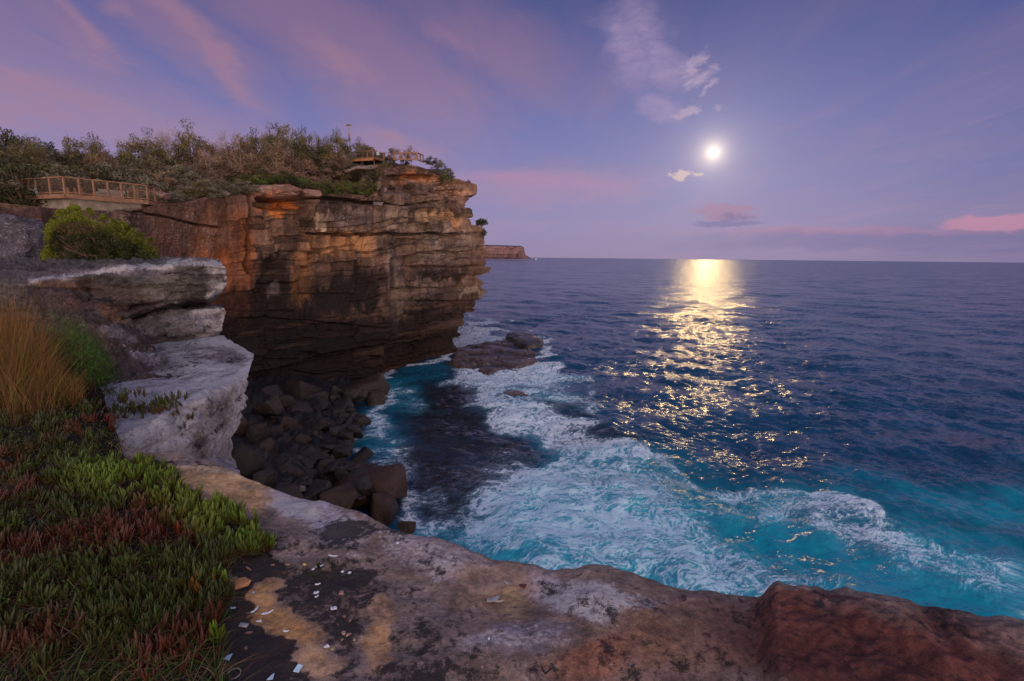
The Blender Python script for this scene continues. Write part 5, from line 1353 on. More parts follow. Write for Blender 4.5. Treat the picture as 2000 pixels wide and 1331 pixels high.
def ground_z(X, Y):
    X = np.asarray(X, float); Y = np.asarray(Y, float)
    r = np.hypot(X, Y); a = np.arctan2(X, Y)
    px = 1000 + 1000 * np.tan(np.clip(a, -1.4, 1.4)) * 1.0
    z = ZG + .045 * fbm(X * 1.1, Y * 1.1, 0.7, 4) + .016 * fbm(X * 5, Y * 5, 1.7, 4) + .014 * np.tanh(5 * fbm(X * 2.2, Y * 2.2, 6.1, 3))
    # hollow scooped in the slab
    dx = X - HOLL[0]; dy = Y - HOLL[1]; z = z - .075 * np.exp(-((dx * .9 + dy * .4) / .33) ** 2 - ((dy * .9 - dx * .4) / .20) ** 2)
    # red-brown hump on the right
    er = np.interp(a, E_AZ, E_R)
    pe = np.interp(a, E_AZ, E_PX)
    lift = red_lift(pe - (er - r) * 55 + 10 * fbm(X * 3, Y * 3, .3, 2) * ss(er - r, 0, .2)) * ss(Y, .4, 1.0)
    z = z + lift * (1 + .45 * fbm(X * 2.3, Y * 2.3, 3.1, 4)) + .05 * ss(pe, 1440, 1520) * fbm(X * 4, Y * 4, 6.6, 4, .6) + .05 * ss(pe, 1080, 1200) * np.exp(-((r - er + .15) / .3) ** 2)
    # slope up to the left
    z = z + .30 * ss(-X, 3.0, 9.0) + .10 * ss(-X, 1.2, 3)
    return z


def build_fore():
    azs = np.r_[np.linspace(-2.4, -1.05, 60, endpoint=False), np.linspace(-1.05, -.62, 160, endpoint=False), np.linspace(-.62, .83, 820, endpoint=False), np.linspace(.83, 2.4, 80)]
    er = np.interp(azs, E_AZ, E_R)
    er = er + .02 * fbm(azs * 9, 1.0, 2.0, 4) * er * .5
    t = np.linspace(0, 1, 360); rr = .15 + (er[None] - .15) * t[:, None] ** .8
    X = rr * np.sin(azs)[None]; Y = rr * np.cos(azs)[None]
    Z = ground_z(X, Y)
    # rounded lip then the drop
    th = np.linspace(0, 1, 22)[1:]
    rad = .11
    Xo = []; Yo = []; Zo = []
    zE = Z[-1]
    for q in th:
        a = q * math.pi / 2; r2 = er + rad * math.sin(a); Xo.append(r2 * np.sin(azs)); Yo.append(r2 * np.cos(azs)); Zo.append(zE - rad * 1.2 * (1 - math.cos(a)))
    base_r = er + rad; zb = Zo[-1]
    for q in np.linspace(0, 1, 46)[1:]:
        dz = 16 * q ** 1.8; r2 = base_r - .25 * np.sin(q * 9) * q - .1 * q; Xo.append(r2 * np.sin(azs)); Yo.append(r2 * np.cos(azs)); Zo.append(zb - dz)
    G = np.concatenate([np.stack([X, Y, Z], -1), np.stack([np.array(Xo), np.array(Yo), np.array(Zo)], -1)], 0)
    n0 = X.shape[0]
    low = G[n0:]; f = fbm(low[..., 0] * 1.3, low[..., 1] * 1.3, low[..., 2] * 2.2, 4) * .12 * ss(np.arange(len(low)), 8, 30)[:, None]
    out = np.stack([np.sin(azs), np.cos(azs), 0 * azs], -1)[None]
    G[n0:] = low + out * f[..., None]
    px, py = proj(G)
    behind = G[..., 1] < .3
    x, y, z = G[..., 0], G[..., 1], G[..., 2]
    f1 = fbm(x * 2.2, y * 2.2, 5, 5, .6); f2 = fbm(x * 2.2, y * 2.2, 15, 5, .6)
    wv = (f1 * 60, f2 * 46)
    BASE = (.245, .18, .165); OC = (.50, .27, .12); LI = (.47, .41, .50); RB = (.24, .105, .07); DKs = (.035, .028, .03)
    lst = [(1100, 1260, 200, 110, 0, (.20, .135, .115), .8), (1000, 1200, 130, 60, 0, (.30, .20, .16), .6), (450, 955, 130, 40, -14, (.54, .33, .17), 1), (420, 930, 90, 14, -10, (.50, .38, .29), .8), (620, 1010, 110, 46, -25, (.46, .42, .50), .95), (860, 1085, 140, 40, -18, (.38, .31, .35), .8),
           (1140, 1170, 110, 50, -10, (.36, .31, .38), .9), (1010, 1245, 110, 45, 0, (.32, .27, .32), .8), (960, 1140, 110, 44, -15, (.26, .175, .145), .95), (950, 1180, 90, 16, -5, (.30, .19, .12), .6), (1010, 1180, 40, 22, -20, (.40, .27, .14), .6),
           (500, 1180, 36, 60, -35, OC, .95), (560, 1215, 70, 44, -20, OC, .95), (620, 1290, 60, 44, -40, (.46, .28, .17), .95), (545, 1120, 24, 12, 0, OC, .8), (740, 1250, 32, 80, 0, (.44, .25, .13), .85), (700, 1200, 60, 40, 0, (.34, .22, .17), .6),
           (1330, 1230, 150, 90, -15, (.22, .125, .095), .9), (1250, 1280, 160, 60, 0, (.25, .13, .09), .8), (1150, 1290, 120, 40, 10, (.30, .125, .08), .8), (1220, 1200, 60, 20, -30, (.34, .20, .13), .5), (1420, 1260, 110, 60, 0, (.20, .125, .105), .9),
           (1750, 1290, 420, 120, -8, (.110, .036, .032), 1), (1530, 1200, 60, 50, 0, (.14, .045, .038), .9), (1650, 1300, 200, 60, 0, (.065, .024, .024), .7), (1600, 1175, 110, 14, -3, (.15, .06, .05), .8),
           (1330, 1331, 130, 40, 0, (.20, .12, .10), .7), (1000, 1100, 80, 12, -12, (.36, .23, .16), .7)]
    c = paint(px, py, BASE, lst, wv)
    ml = [(560, 1250, 130, 120, 0, (.62, 0, 0), .9), (470, 1290, 120, 80, 0, (.85, 0, 0), 1), (500, 1100, 70, 50, 0, (.80, 0, 0), .95), (640, 1135, 100, 50, -10, (.60, .2, 0), .95), (650, 1050, 80, 26, -25, (.58, .2, 0), .95), (700, 1040, 70, 18, -10, (.62, .2, 0), .9), (760, 1060, 80, 18, -15, (.48, .45, 0), .8),
          (660, 1240, 60, 90, 0, (.55, 0, 0), .9), (720, 1180, 50, 40, 0, (.54, .1, 0), .8), (850, 1280, 120, 70, 0, (.52, .15, 0), .9), (930, 1320, 60, 40, 0, (.55, .1, 0), .8), (860, 1100, 130, 40, -15, (.43, .48, 0), .8), (590, 1000, 80, 34, -25, (.28, .62, 0), .95), (740, 1010, 60, 16, -20, (.44, .46, 0), .7),
          (1150, 1175, 105, 52, -10, (.40, .62, 0), .95), (1010, 1245, 110, 36, 0, (.44, .50, 0), .8), (960, 1145, 110, 44, -15, (.26, .1, 0), .95), (440, 960, 130, 44, -12, (.24, .1, 0), 1), (500, 1180, 34, 60, -35, (.12, 0, 0), 1), (555, 1210, 66, 40, -20, (.12, 0, 0), 1), (620, 1285, 56, 44, -40, (.16, 0, 0), 1), (740, 1250, 28, 76, 0, (.18, .1, 0), .9), (690, 1085, 30, 14, 0, (.3, .55, 0), .8),
          (1350, 1240, 200, 90, 0, (.42, .2, 0), .9), (1700, 1280, 450, 120, 0, (.41, .05, 0), .95), (540, 1240, 40, 18, 20, (.5, 0, 0), .6), (460, 1200, 50, 60, 0, (.85, 0, 0), .9), (860, 1160, 40, 12, -40, (.46, .1, 0), .6), (800, 1331, 80, 50, 0, (.56, .1, 0), .8)]
    mk = paint(px, py, (.40, .24, 0), ml, wv)
    mk[..., 0] += .06 * f2 + .03; mk[..., 1] += .06 - .05 * f1; mk[behind] = (.4, .2, 0); c[behind] = BASE
    c = c * (1 + .18 * f1)[..., None]
    return raw_mesh('clifftop_rock', G, grid_faces(*G.shape[:2]), M_fore, np.clip(c, .01, 1), mk)


link('clifftop_rock', build_fore(), kind='structure', label='weathered sandstone slab along the cliff edge at the viewer')

# soil under the plants
VEG = [(-400, 560), (120, 590), (190, 640), (215, 700), (228, 760), (330, 772), (342, 797), (245, 800), (225, 850), (245, 900), (340, 912), (352, 950), (395, 985), (470, 1003), (520, 1050), (530, 1085), (470, 1095), (440, 1125), (450, 1175), (430, 1230), (440, 1331), (460, 1420), (-400, 1500)]


def build_soil():
    azs = np.linspace(-1.35, -.25, 420); t = np.linspace(0, 1, 300)
    er = np.interp(azs, E_AZ, E_R); rmax = np.where(azs < -.66, np.minimum(er, 11), er)
    rr = .3 + (rmax[None] - .3) * t[:, None]
    X = rr * np.sin(azs); Y = rr * np.cos(azs); Z = ground_z(X, Y)
    G = np.stack([X, Y, Z], -1); px, py = proj(G)
    n = fbm(X * 4, Y * 4, 8, 5, .6)
    sd = poly_sd(px + n * 26, py + fbm(X * 4, Y * 4, 18, 5, .6) * 20, VEG)
    G[..., 2] += np.clip(sd * .0011, -.03, .035) + .012 * n + .01 * fbm(X * 22, Y * 22, 4, 3)
    return raw_mesh('soil', G, grid_faces(*X.shape), flat_mat('dark_soil', (.022, .016, .015), .95, .5, 25, .1, .004))


link('soil', build_soil(), kind='structure')

# ------------------------------------------------------------------ ground plants
M_veg = leaf_mat('ground_plants', (0, 0, 0), (0, 0, 0), attr=True, trans=.2)
M_succ = leaf_mat('succulent_leaf', (0, 0, 0), (0, 0, 0), rough=.4, attr=True, trans=.12)


def scatter(n, dens, rmin=1.0, rmax=9.5, seed=1, amin=-1.25, amax=-.30):
    rs = np.random.default_rng(seed); out = np.zeros((0, 3))
    while len(out) < n:
        a = rs.uniform(amin, amax, 60000); r = rmin * (rmax / rmin) ** rs.random(60000)   # denser where it shows larger
        X = r * np.sin(a); Y = r * np.cos(a); G = np.stack([X, Y, ground_z(X, Y)], -1); px, py = proj(G)
        keep = rs.random(60000) < dens(px, py)
        out = np.vstack([out, G[keep]])
    return out[:n], rs


def finger(L=1.0, r=.12, bend=.25):
    """a fleshy three-sided leaf along +z"""
    V = []; prof = [(0, .55), (.35, 1.0), (.72, .85), (1.0, .12)]
    for t, k in prof:
        for j in range(4):
            a = j * math.pi / 2; V.append((math.cos(a) * r * k + bend * t * t, math.sin(a) * r * k, t * L))
    F = []
    for i in range(3):
        for j in range(4): F.append((i * 4 + j, i * 4 + (j + 1) % 4, i * 4 + 4 + (j + 1) % 4, i * 4 + 4 + j))
    return np.array(V), np.array(F)


FV, FF = finger()


def shoot(rs, n=7):
    """upright shoot: pairs of finger leaves on a short stem, height about 1"""
    V = []; F = []; tt = []
    o = 0
    for i in range(n):
        hgt = .0 + .55 * i / n; a = i * 2.4 + rs.random() * .6; lean = .62 * (1 - i / n) + .08; L = .55 * rs.uniform(.8, 1.15)
        v = FV.copy() * [.8, .8, 1] * L
        ca, sa = math.cos(lean), math.sin(lean); v = np.stack([v[:, 0] * ca * -1 + v[:, 2] * sa, v[:, 1], v[:, 0] * sa + v[:, 2] * ca], -1)
        ca, sa = math.cos(a), math.sin(a); v = np.stack([v[:, 0] * ca - v[:, 1] * sa, v[:, 0] * sa + v[:, 1] * ca, v[:, 2] + hgt * .75], -1)
        V.append(v); F.append(FF + o); o += len(v); tt.append(v[:, 2])
    return np.vstack(V), np.vstack(F), np.concatenate(tt)


_rs = np.random.default_rng(3); SHOOTS = [shoot(_rs, k) for k in (5, 6, 7, 7, 8, 6)]


def succulents(name, pts, rs, h0, h1, colf, **kw):
    V = []; F = []; Cc = []; o = 0
    org = np.zeros(3)
    for p in pts:
        v, f, t = SHOOTS[rs.integers(len(SHOOTS))]; s = rs.uniform(h0, h1); a = rs.random() * 6.28; tl = rs.normal(size=2) * .2
        ca, sa = math.cos(a), math.sin(a)
        q = np.stack([v[:, 0] * ca - v[:, 1] * sa + tl[0] * v[:, 2], v[:, 0] * sa + v[:, 1] * ca + tl[1] * v[:, 2], v[:, 2]], -1) * s + p - org
        V.append(q); F.append(f + o); o += len(q)
        g, red = colf(p); g = np.array(g) * rs.uniform(.65, 1.35); k = np.clip(t, 0, 1)[:, None] ** .8
        Cc.append(np.array(red) * (1 - k) + g * k)
    return raw_mesh(name, np.vstack(V), np.vstack(F), M_succ, np.vstack(Cc))


def dens_succ(px, py):
    d = .85 * gb(px, py, 240, 955, 130, 55, 0) + .9 * gb(px, py, 420, 1040, 130, 55, -20) + .25 * gb(px, py, 330, 1010, 200, 90) + .45 * gb(px, py, 290, 787, 60, 14) + .30 * gb(px, py, 110, 850, 150, 60) + .5 * gb(px, py, 180, 1150, 340, 190) + .4 * gb(px, py, 80, 920, 120, 60) + .18 * gb(px, py, 130, 790, 120, 30)
    return np.clip(d, 0, 1) * (poly_sd(px, py, VEG) > 4) * ss(pn(px * .035, py * .06, .5) + .35 * pn(px * .1, py * .16, 2.5), -.12, .25)


pts, rs = scatter(4300, dens_succ, 1.6, 7.5, 5)
ppx, ppy = proj(pts)


def succ_col(p):
    px_, py_ = proj(p); b_ = float(gb(px_, py_, 430, 1030, 150, 60, -15) + gb(px_, py_, 250, 950, 140, 55)); b_ = min(b_, 1)
    rd_ = float(ss(pn(p[0] * 1.7, p[1] * 1.7, 3.3), .05, .35)) * (1 - .7 * b_)
    return (.038 + .080 * b_ + .035 * rd_, .068 + .135 * b_ - .035 * rd_, .018 + .006 * rd_ + .010 * b_), (.075 + .05 * rd_, .020, .012)


link('succulent_ground_cover', succulents('succulent_ground_cover', pts, rs, .075, .155, succ_col), kind='stuff', label='green fleshy-leaved creeping succulent covering the ground')

# separate plants at the margin of the carpet
def clump(px_, py_, rad, n, h0, h1, g, red, label, z=None, seed=1):
    rs = np.random.default_rng(seed); c = Pz(px_, py_, ZG); c[2] = ground_z(c[0], c[1]) if z is None else z
    P_ = np.stack([rs.normal(size=n) * rad, rs.normal(size=n) * rad, np.zeros(n)], -1)
    rt = bpy.data.objects.new('succulent_plant', None); COL.objects.link(rt); rt.location = Vector(c); rt.empty_display_size = .05
    rt['label'] = label; rt['category'] = 'plant'; rt['group'] = 'single succulent plants at the edge of the bare rock'
    if z is not None: bpy.context.view_layer.update(); dg = bpy.context.evaluated_depsgraph_get()
    for q in P_:
        w_ = c + q
        if z is not None:
            hit, hp_, *_r = scene.ray_cast(dg, Vector((w_[0], w_[1], 19.6)), Vector((0, 0, -1)))
            if hit and hp_.z > 18.0: q = q + np.array([0, 0, hp_.z - c[2]])
        link('shoot', succulents('shoot', [q], rs, h0, h1, lambda p: (g, red)), rt)
    return rt


clump(492, 1082, .055, 14, .10, .15, (.10, .20, .03), (.05, .02, .01), 'bright green upright succulent clump overlapping the white-grey rock', seed=2)
clump(425, 1150, .03, 8, .10, .14, (.10, .19, .03), (.06, .02, .01), 'green succulent shoots beside the orange flat stone', seed=3)
clump(390, 1185, .035, 9, .09, .13, (.20, .10, .02), (.10, .03, .012), 'orange-brown succulent rosette below the orange flat stone', seed=4)
clump(425, 1262, .008, 3, .12, .15, (.12, .20, .02), (.05, .02, .01), 'yellow-green twin shoot standing in dark soil, taller one', seed=5)
clump(394, 1248, .006, 3, .08, .10, (.10, .18, .02), (.05, .02, .01), 'short yellow-green shoot left of the twin shoot', seed=6)
clump(322, 789, .13, 40, .08, .12, (.07, .11, .03), (.14, .03, .015), 'row of small succulent tips lying over the pale ledge corner', z=18.46, seed=7)
clump(275, 786, .18, 60, .09, .13, (.06, .10, .03), (.08, .03, .015), 'dull green succulent tuft just left of the pale ledge corner tips', z=18.44, seed=8)
clump(360, 1060, .05, 8, .11, .14, (.17, .045, .02), (.14, .02, .012), 'red-leaved succulent in the middle of the green carpet', seed=9)
clump(640, 1112, .05, 16, .02, .04, (.03, .05, .015), (.03, .02, .01), 'dark moss-like tuft in the hollow of the grey rock', seed=10)


def blades(name, pts, h, w_, lean, col_, rs, seg=3, curve=.5, **kw):
    n = len(pts); a = rs.random(n) * 6.28; hh_ = h if np.ndim(h) else np.full(n, h)
    dirx = np.cos(a); diry = np.sin(a); ln = lean * rs.uniform(.2, 1.3, n)
    wv = np.full(n, w_) * rs.uniform(.6, 1.3, n); b2 = rs.random(n) * 6.28
    V = np.zeros((n, seg + 1, 2, 3)); 
    for i in range(seg + 1):
        t = i / seg
        off = ln * (t ** (1 + curve)) * hh_
        c = pts + np.stack([dirx * off, diry * off, hh_ * t * (1 - .25 * ln * t)], -1)
        sd = np.stack([np.cos(b2), np.sin(b2), 0 * b2], -1) * (wv * (1 - t * .9))[:, None]
        V[:, i, 0] = c - sd; V[:, i, 1] = c + sd
    V = V.reshape(-1, 3); base = np.arange(n)[:, None, None] * (seg + 1) * 2; i = np.arange(seg)[None, :, None] * 2
    F = (base + i + np.array([0, 1, 3, 2])[None, None]).reshape(-1, 4)
    k = np.tile(np.repeat(np.linspace(.55, 1.15, seg + 1), 2), n)
    C_ = np.repeat(col_, (seg + 1) * 2, 0) * k[:, None]
    return V, F, C_


def grass_obj(name, sets, label):
    V = []; F = []; Cc = []; o = 0
    for v, f, c in sets: V.append(v); F.append(f + o); Cc.append(c); o += len(v)
    link(name, raw_mesh(name, np.vstack(V), np.vstack(F), M_veg, np.vstack(Cc), smooth=False), kind='stuff', label=label)


def cvar(n, rs, base, var=.35, alt=None, pa=.2):
    c = np.array(base)[None] * rs.uniform(1 - var, 1 + var, n)[:, None] * rs.uniform(.85, 1.15, (n, 3))
    if alt is not None:
        k = rs.random(n) < pa; c[k] = np.array(alt)[None] * rs.uniform(.7, 1.3, k.sum())[:, None]
    return c


inveg = lambda px, py: (poly_sd(px, py, VEG) > 0)
# tall dry grass
def d_tall(px, py): return (gb(px, py, 30, 775, 85, 32) + .10 * gb(px, py, 40, 800, 110, 40) + .8 * gb(px, py, 130, 790, 40, 16)).clip(0, 1) * inveg(px, py)
pts, rs = scatter(4600, d_tall, 4.2, 8.5, 7, -1.2, -.6); px_, py_ = proj(pts)
h = np.interp(px_, [-60, 40, 90, 130, 175], [1.05, 1.12, .8, .45, .35]) * rs.uniform(.5, 1.1, len(pts)) * (1 + .35 * fbm(pts[:, 0] * 4, pts[:, 1] * 4, 1, 3))
h = h * np.interp(py_, [770, 795, 850], [1, .6, .22]); c = cvar(len(pts), rs, (.25, .115, .04), .55, (.10, .085, .02), .3) * (1 + .9 * fbm(pts[:, 0] * 5, pts[:, 1] * 5, 7, 3))[:, None].clip(.3, 2)
s1 = blades('g', pts, h, .0020, .22 + .5 * (rs.random(len(pts)) < .3) * rs.random(len(pts)), c, rs, 4)
pts2, rs2 = scatter(2600, d_tall, 4.2, 8.5, 8, -1.2, -.6); px_, _ = proj(pts2)
h2 = np.interp(px_, [-60, 40, 90, 130, 175], [1.0, .95, .7, .4, .3]) * rs2.uniform(.4, 1.0, len(pts2))
s2 = blades('g', pts2, h2, .003, .6, cvar(len(pts2), rs2, (.24, .13, .055), .4, (.16, .15, .02), .3), rs2, 3)
grass_obj('dry_grass', [s1, s2], 'tall orange-brown dry grass at the left edge')
# soft green feathery growth and purple-brown stalks right of the tall grass
def d_feather(px, py): return (gb(px, py, 175, 745, 50, 30) + .7 * gb(px, py, 130, 745, 50, 20)).clip(0, 1) * (px < 225)
pts, rs = scatter(7000, d_feather, 5.0, 9.0, 9, -1.1, -.6); px_, _ = proj(pts)
h = np.interp(px_, [80, 120, 165, 200, 225], [.62, .74, .62, .36, .2]) * rs.uniform(.4, 1.05, len(pts)) * (1 + .5 * fbm(pts[:, 0] * 3, pts[:, 1] * 3, 2, 3))
nb_ = 5; pp = np.repeat(pts[::2], nb_, 0); hh2 = np.repeat(h[::2], nb_); uu = rs.random(len(pp)) ** .6
pp = pp + np.stack([rs.normal(size=len(pp)) * .035, rs.normal(size=len(pp)) * .035, hh2 * uu], -1)
Vb, Fb, Cb = blades('f', pp, rs.uniform(.02, .055, len(pp)), .0035, 1.2, cvar(len(pp), rs, (.05, .115, .018), .5, (.09, .16, .03), .25) * (.45 + .8 * uu)[:, None], rs, 2); s1 = (Vb, Fb, Cb)
k = (rs.random(len(pts)) < .22) & (px_ < 190); s2 = blades('f', pts[k], h[k] * .95, .0025, .35, cvar(k.sum(), rs, (.11, .06, .06), .35, (.15, .15, .04), .3), rs, 3)
grass_obj('feathery_growth', [s1, s2], 'soft green feathery plants between the dry grass and the rock')
# low green grass mat and leaf litter
def d_mat(px, py): return np.clip(.8 - .5 * dens_succ(px, py) - .75 * gb(px, py, 190, 825, 55, 26) - .5 * gb(px, py, 130, 1020, 110, 50) , 0.02, 1) * inveg(px, py)
pts, rs = scatter(9500, d_mat, 1.25, 7.5, 10, -1.25, -.3); px_, py_ = proj(pts)
n = fbm(pts[:, 0] * 2.2, pts[:, 1] * 2.2, 3, 3)
g = np.array([.045, .085, .014]); dr = np.array([.10, .080, .030]); k = ss(n + .3 * gb(px_, py_, 60, 1180, 140, 160) - .15, 0, .5)[:, None] * .8
col_ = (g * (1 - k) + dr * k) * rs.uniform(.5, 1.6, len(pts))[:, None]
dry = rs.random(len(pts)) < .12; col_[dry] = np.array([.30, .22, .13]) * rs.uniform(.6, 1.3, dry.sum())[:, None]
h = rs.uniform(.03, .12, len(pts)) * (1 + .4 * (py_ > 1100)); s1 = blades('m', pts, h, .0030, 1.3, col_, rs, 3)
grass_obj('grass_mat', [s1], 'low tangled green and straw-coloured grass in front')
pts, rs = scatter(3600, lambda px, py: np.clip(.3 + gb(px, py, 160, 1030, 160, 80) + gb(px, py, 60, 1200, 100, 160), 0, 1) * inveg(px, py), 1.25, 6, 12)
pts[:, 2] += rs.uniform(.01, .05, len(pts))
s1 = blades('d', pts, rs.uniform(.04, .13, len(pts)), .0022, 3.0, cvar(len(pts), rs, (.17, .075, .045), .4, (.26, .17, .10), .25), rs, 3, .1)
grass_obj('dead_stems', [s1], 'fallen reddish-brown stems among the ground plants')
# small leafy bits: scattered leaves that break up the mat
pts, rs = scatter(7000, lambda px, py: (.9 * gb(px, py, 60, 880, 200, 80) + .5 * gb(px, py, 100, 1150, 260, 160) + 1.0 * gb(px, py, 118, 788, 30, 22) + .6 * gb(px, py, 60, 800, 110, 18)).clip(0, 1) * inveg(px, py), 1.3, 7.5, 14)
px_, py_ = proj(pts); ln_ = len(pts); up = rs.uniform(.01, .12, ln_); pts = pts + np.stack([rs.normal(size=ln_) * .01, rs.normal(size=ln_) * .01, up], -1)
a = rs.normal(size=(ln_, 3)); a /= np.linalg.norm(a, axis=1)[:, None]; bb = np.cross(a, rs.normal(size=(ln_, 3))); bb /= np.linalg.norm(bb, axis=1)[:, None]
s = rs.uniform(.004, .011, ln_)[:, None]; V = np.stack([pts - a * s, pts + bb * s * .4, pts + a * s, pts - bb * s * .4], 1).reshape(-1, 3)
lime = gb(px_, py_, 118, 788, 26, 22)[:, None]
cc = (np.array([.05, .09, .018]) * (1 - lime) + np.array([.12, .26, .01]) * lime) * rs.uniform(.5, 1.5, ln_)[:, None]
link('leafy_herbs', raw_mesh('leafy_herbs', V, np.arange(4 * ln_).reshape(-1, 4), M_veg, np.repeat(cc, 4, 0), smooth=False), kind='stuff', label='small-leaved green herbs in the ground cover')

# ------------------------------------------------------------------ shell chips, pebbles and other finds
M_shell = flat_mat('shell_white', (.72, .75, .86), .45, .08, 30, .4)
M_blue = flat_mat('shell_blue', (.42, .62, .82), .45, .08, 30, .4)
M_gpeb = flat_mat('grey_pebble', (.34, .32, .38), .8, .2, 40); M_ppeb = flat_mat('pink_pebble', (.30, .19, .17), .8, .2, 40); M_bpeb = flat_mat('brown_pebble', (.20, .13, .10), .8, .25, 40)
M_orock = flat_mat('orange_stone', (.50, .24, .11), .9, .25, 14, bump=.004)


def spot(px_, py_):
    p = Pz(px_, py_, ZG)
    for _ in range(4):
        z = float(ground_z(p[0], p[1])); p = Pz(px_, py_, z)
    return p


def chip(px_, py_, L, W, ang, shape, mat, label, thick=.0035, name='shell_fragment', cat='shell', lift=0.004, group='broken shell pieces on the rock'):
    """shape: outline points in -1..1, given real thickness and a shallow curl"""
    p = spot(px_, py_); k = math.hypot(p[0], p[1]) / 1000 * 1.25
    pts_ = [(x * L * k / 2, y * W * k / 2) for x, y in shape]; n = len(pts_)
    curl = lambda x, y: .25 * abs(x) * abs(x) / (L * k) + .3 * y * y / (W * k)
    V = [(x, y, curl(x, y)) for x, y in pts_] + [(x * .92, y * .92, curl(x, y) + thick) for x, y in pts_] + [(0, 0, 0), (0, 0, thick * 1.2)]
    F = [(i, (i + 1) % n, n + (i + 1) % n) for i in range(n)] + [(i, n + (i + 1) % n, n + i) for i in range(n)]
    F += [(2 * n + 1, n + i, n + (i + 1) % n) for i in range(n)] + [(2 * n, (i + 1) % n, i) for i in range(n)]
    o = link(name, raw_mesh(name, V, F, mat, smooth=False), loc=Vector(p) + Vector((0, 0, lift)), label=label, cat=cat, group=group)
    o.rotation_euler = (random.uniform(-.1, .25), random.uniform(-.15, .15), R(ang)); return o


TUSK = [(-1, -.3), (-.4, -.9), (.4, -.8), (1, .1), (.5, .4), (-.2, .2), (-.8, .7)]
TRI = [(-1, -.8), (.9, -.6), (.2, 1), (-.5, .5)]; RECT = [(-1, -1), (.9, -.9), (1, .9), (-.9, 1)]; OVAL = [(math.cos(t), math.sin(t) * (1 - .2 * math.cos(2 * t))) for t in np.linspace(0, 2 * math.pi, 10, endpoint=False)]
JAG = [(-1, -.2), (-.5, -1), (.1, -.5), (.7, -.9), (1, .2), (.4, .9), (-.1, .4), (-.7, .9)]
for a_ in [(498, 1194, 15, 6, 70, TUSK, M_shell, 'white sliver standing out on the tip of the orange bare patch'), (523, 1199, 18, 6, 25, TUSK, M_shell, 'white tusk-shaped shell sliver just right of the orange patch tip'),
           (507, 1216, 10, 6, 0, TRI, M_shell, 'small three-cornered white chip below the two slivers'), (559, 1235, 10, 5, 5, TUSK, M_shell, 'small white chip under the dark blotch in the tan rock'), (447, 1287, 11, 13, -20, TRI, M_blue, 'pale blue triangular chip alone in the dark soil'),
           (583, 1309, 10, 13, -12, RECT, M_blue, 'pale blue squarish chip on the dark rock near the bottom'), (531, 1326, 10, 13, -10, TRI, M_blue, 'pale blue pointed chip cut by the bottom of the picture'), (639, 1265, 10, 7, 10, TRI, M_shell, 'white chip beside the tan streak, with tiny yellow bit'),
           (652, 1191, 11, 11, 30, JAG, M_shell, 'crumpled white shell piece on the tan patch'), (618, 1160, 9, 7, 20, JAG, M_shell, 'upper white piece of the close pair on grey rock'), (619, 1167, 8, 4, 60, TUSK, M_shell, 'thin lower white piece of the close pair on grey rock'),
           (621, 1143, 9, 4, 10, TUSK, M_shell, 'narrow white chip just above the close pair'), (624, 1108, 13, 4, 25, TUSK, M_shell, 'thin bent white chip beside the dark tuft'), (669, 1119, 5, 4, 20, OVAL, M_shell, 'tiny white dot shell right of the dark tuft, left of two'),
           (683, 1121, 6, 4, 30, OVAL, M_shell, 'tiny white dot shell right of the dark tuft, right of two'), (651, 1088, 16, 3, -5, TUSK, M_shell, 'thin white strip lying above the dark tuft'), (455, 1190, 8, 5, 10, JAG, M_blue, 'bluish speckled chip in the soil left of the orange patch'),
           (612, 1114, 5, 4, 0, OVAL, M_shell, 'tiny pinkish-white chip at the left of the dark tuft'), (495, 1160, 4, 4, 0, OVAL, M_blue, 'tiny blue chip right below the orange flat stone'), (777, 1063, 5, 5, 0, OVAL, M_shell, 'tiny white chip high on the grey rock by the edge'), (990, 1140, 9, 6, -30, TUSK, M_gpeb, 'small grey-white chip in the smooth hollow'),
           (955, 1250, 4, 4, 0, OVAL, M_shell, 'tiny white dot shell on the lilac rock'), (942, 1305, 5, 4, 0, OVAL, M_ppeb, 'tiny pinkish chip low on the dark mottled rock')]:
    chip(*a_)
chip(963, 1176, 28, 11, 28, [(-1, -.5), (-.6, -1), (.2, -.7), (.7, -.2), (1, .6), (.6, 1), (-.2, .7), (-.7, .8), (-.75, .1)], M_gpeb, 'largest lilac-grey shell piece lying below the smooth hollow', .009, lift=.006)
chip(976, 1177, 16, 4, 12, TUSK, flat_mat('bone', (.5, .42, .36), .6, .1), 'cream bone-like splinter beside the largest shell piece', .006, 'bone_splinter', 'bone', group=None)


def pebble(px_, py_, wp, hp, mat, label, seed, name='pebble', cat='pebble', flat=.6, group='pebbles on the rock', rz=0):
    p = spot(px_, py_); k = math.hypot(p[0], p[1]) / 1000 * 1.2; me_ = boulder_mesh(seed, (wp * k * .6, hp * k * .75, hp * k * .6 * flat), 5, .05, 2, mat)
    o = link(name, me_, loc=Vector(p) + Vector((0, 0, hp * k * .12 * flat)), label=label, cat=cat, group=group); o.rotation_euler.z = rz; return o


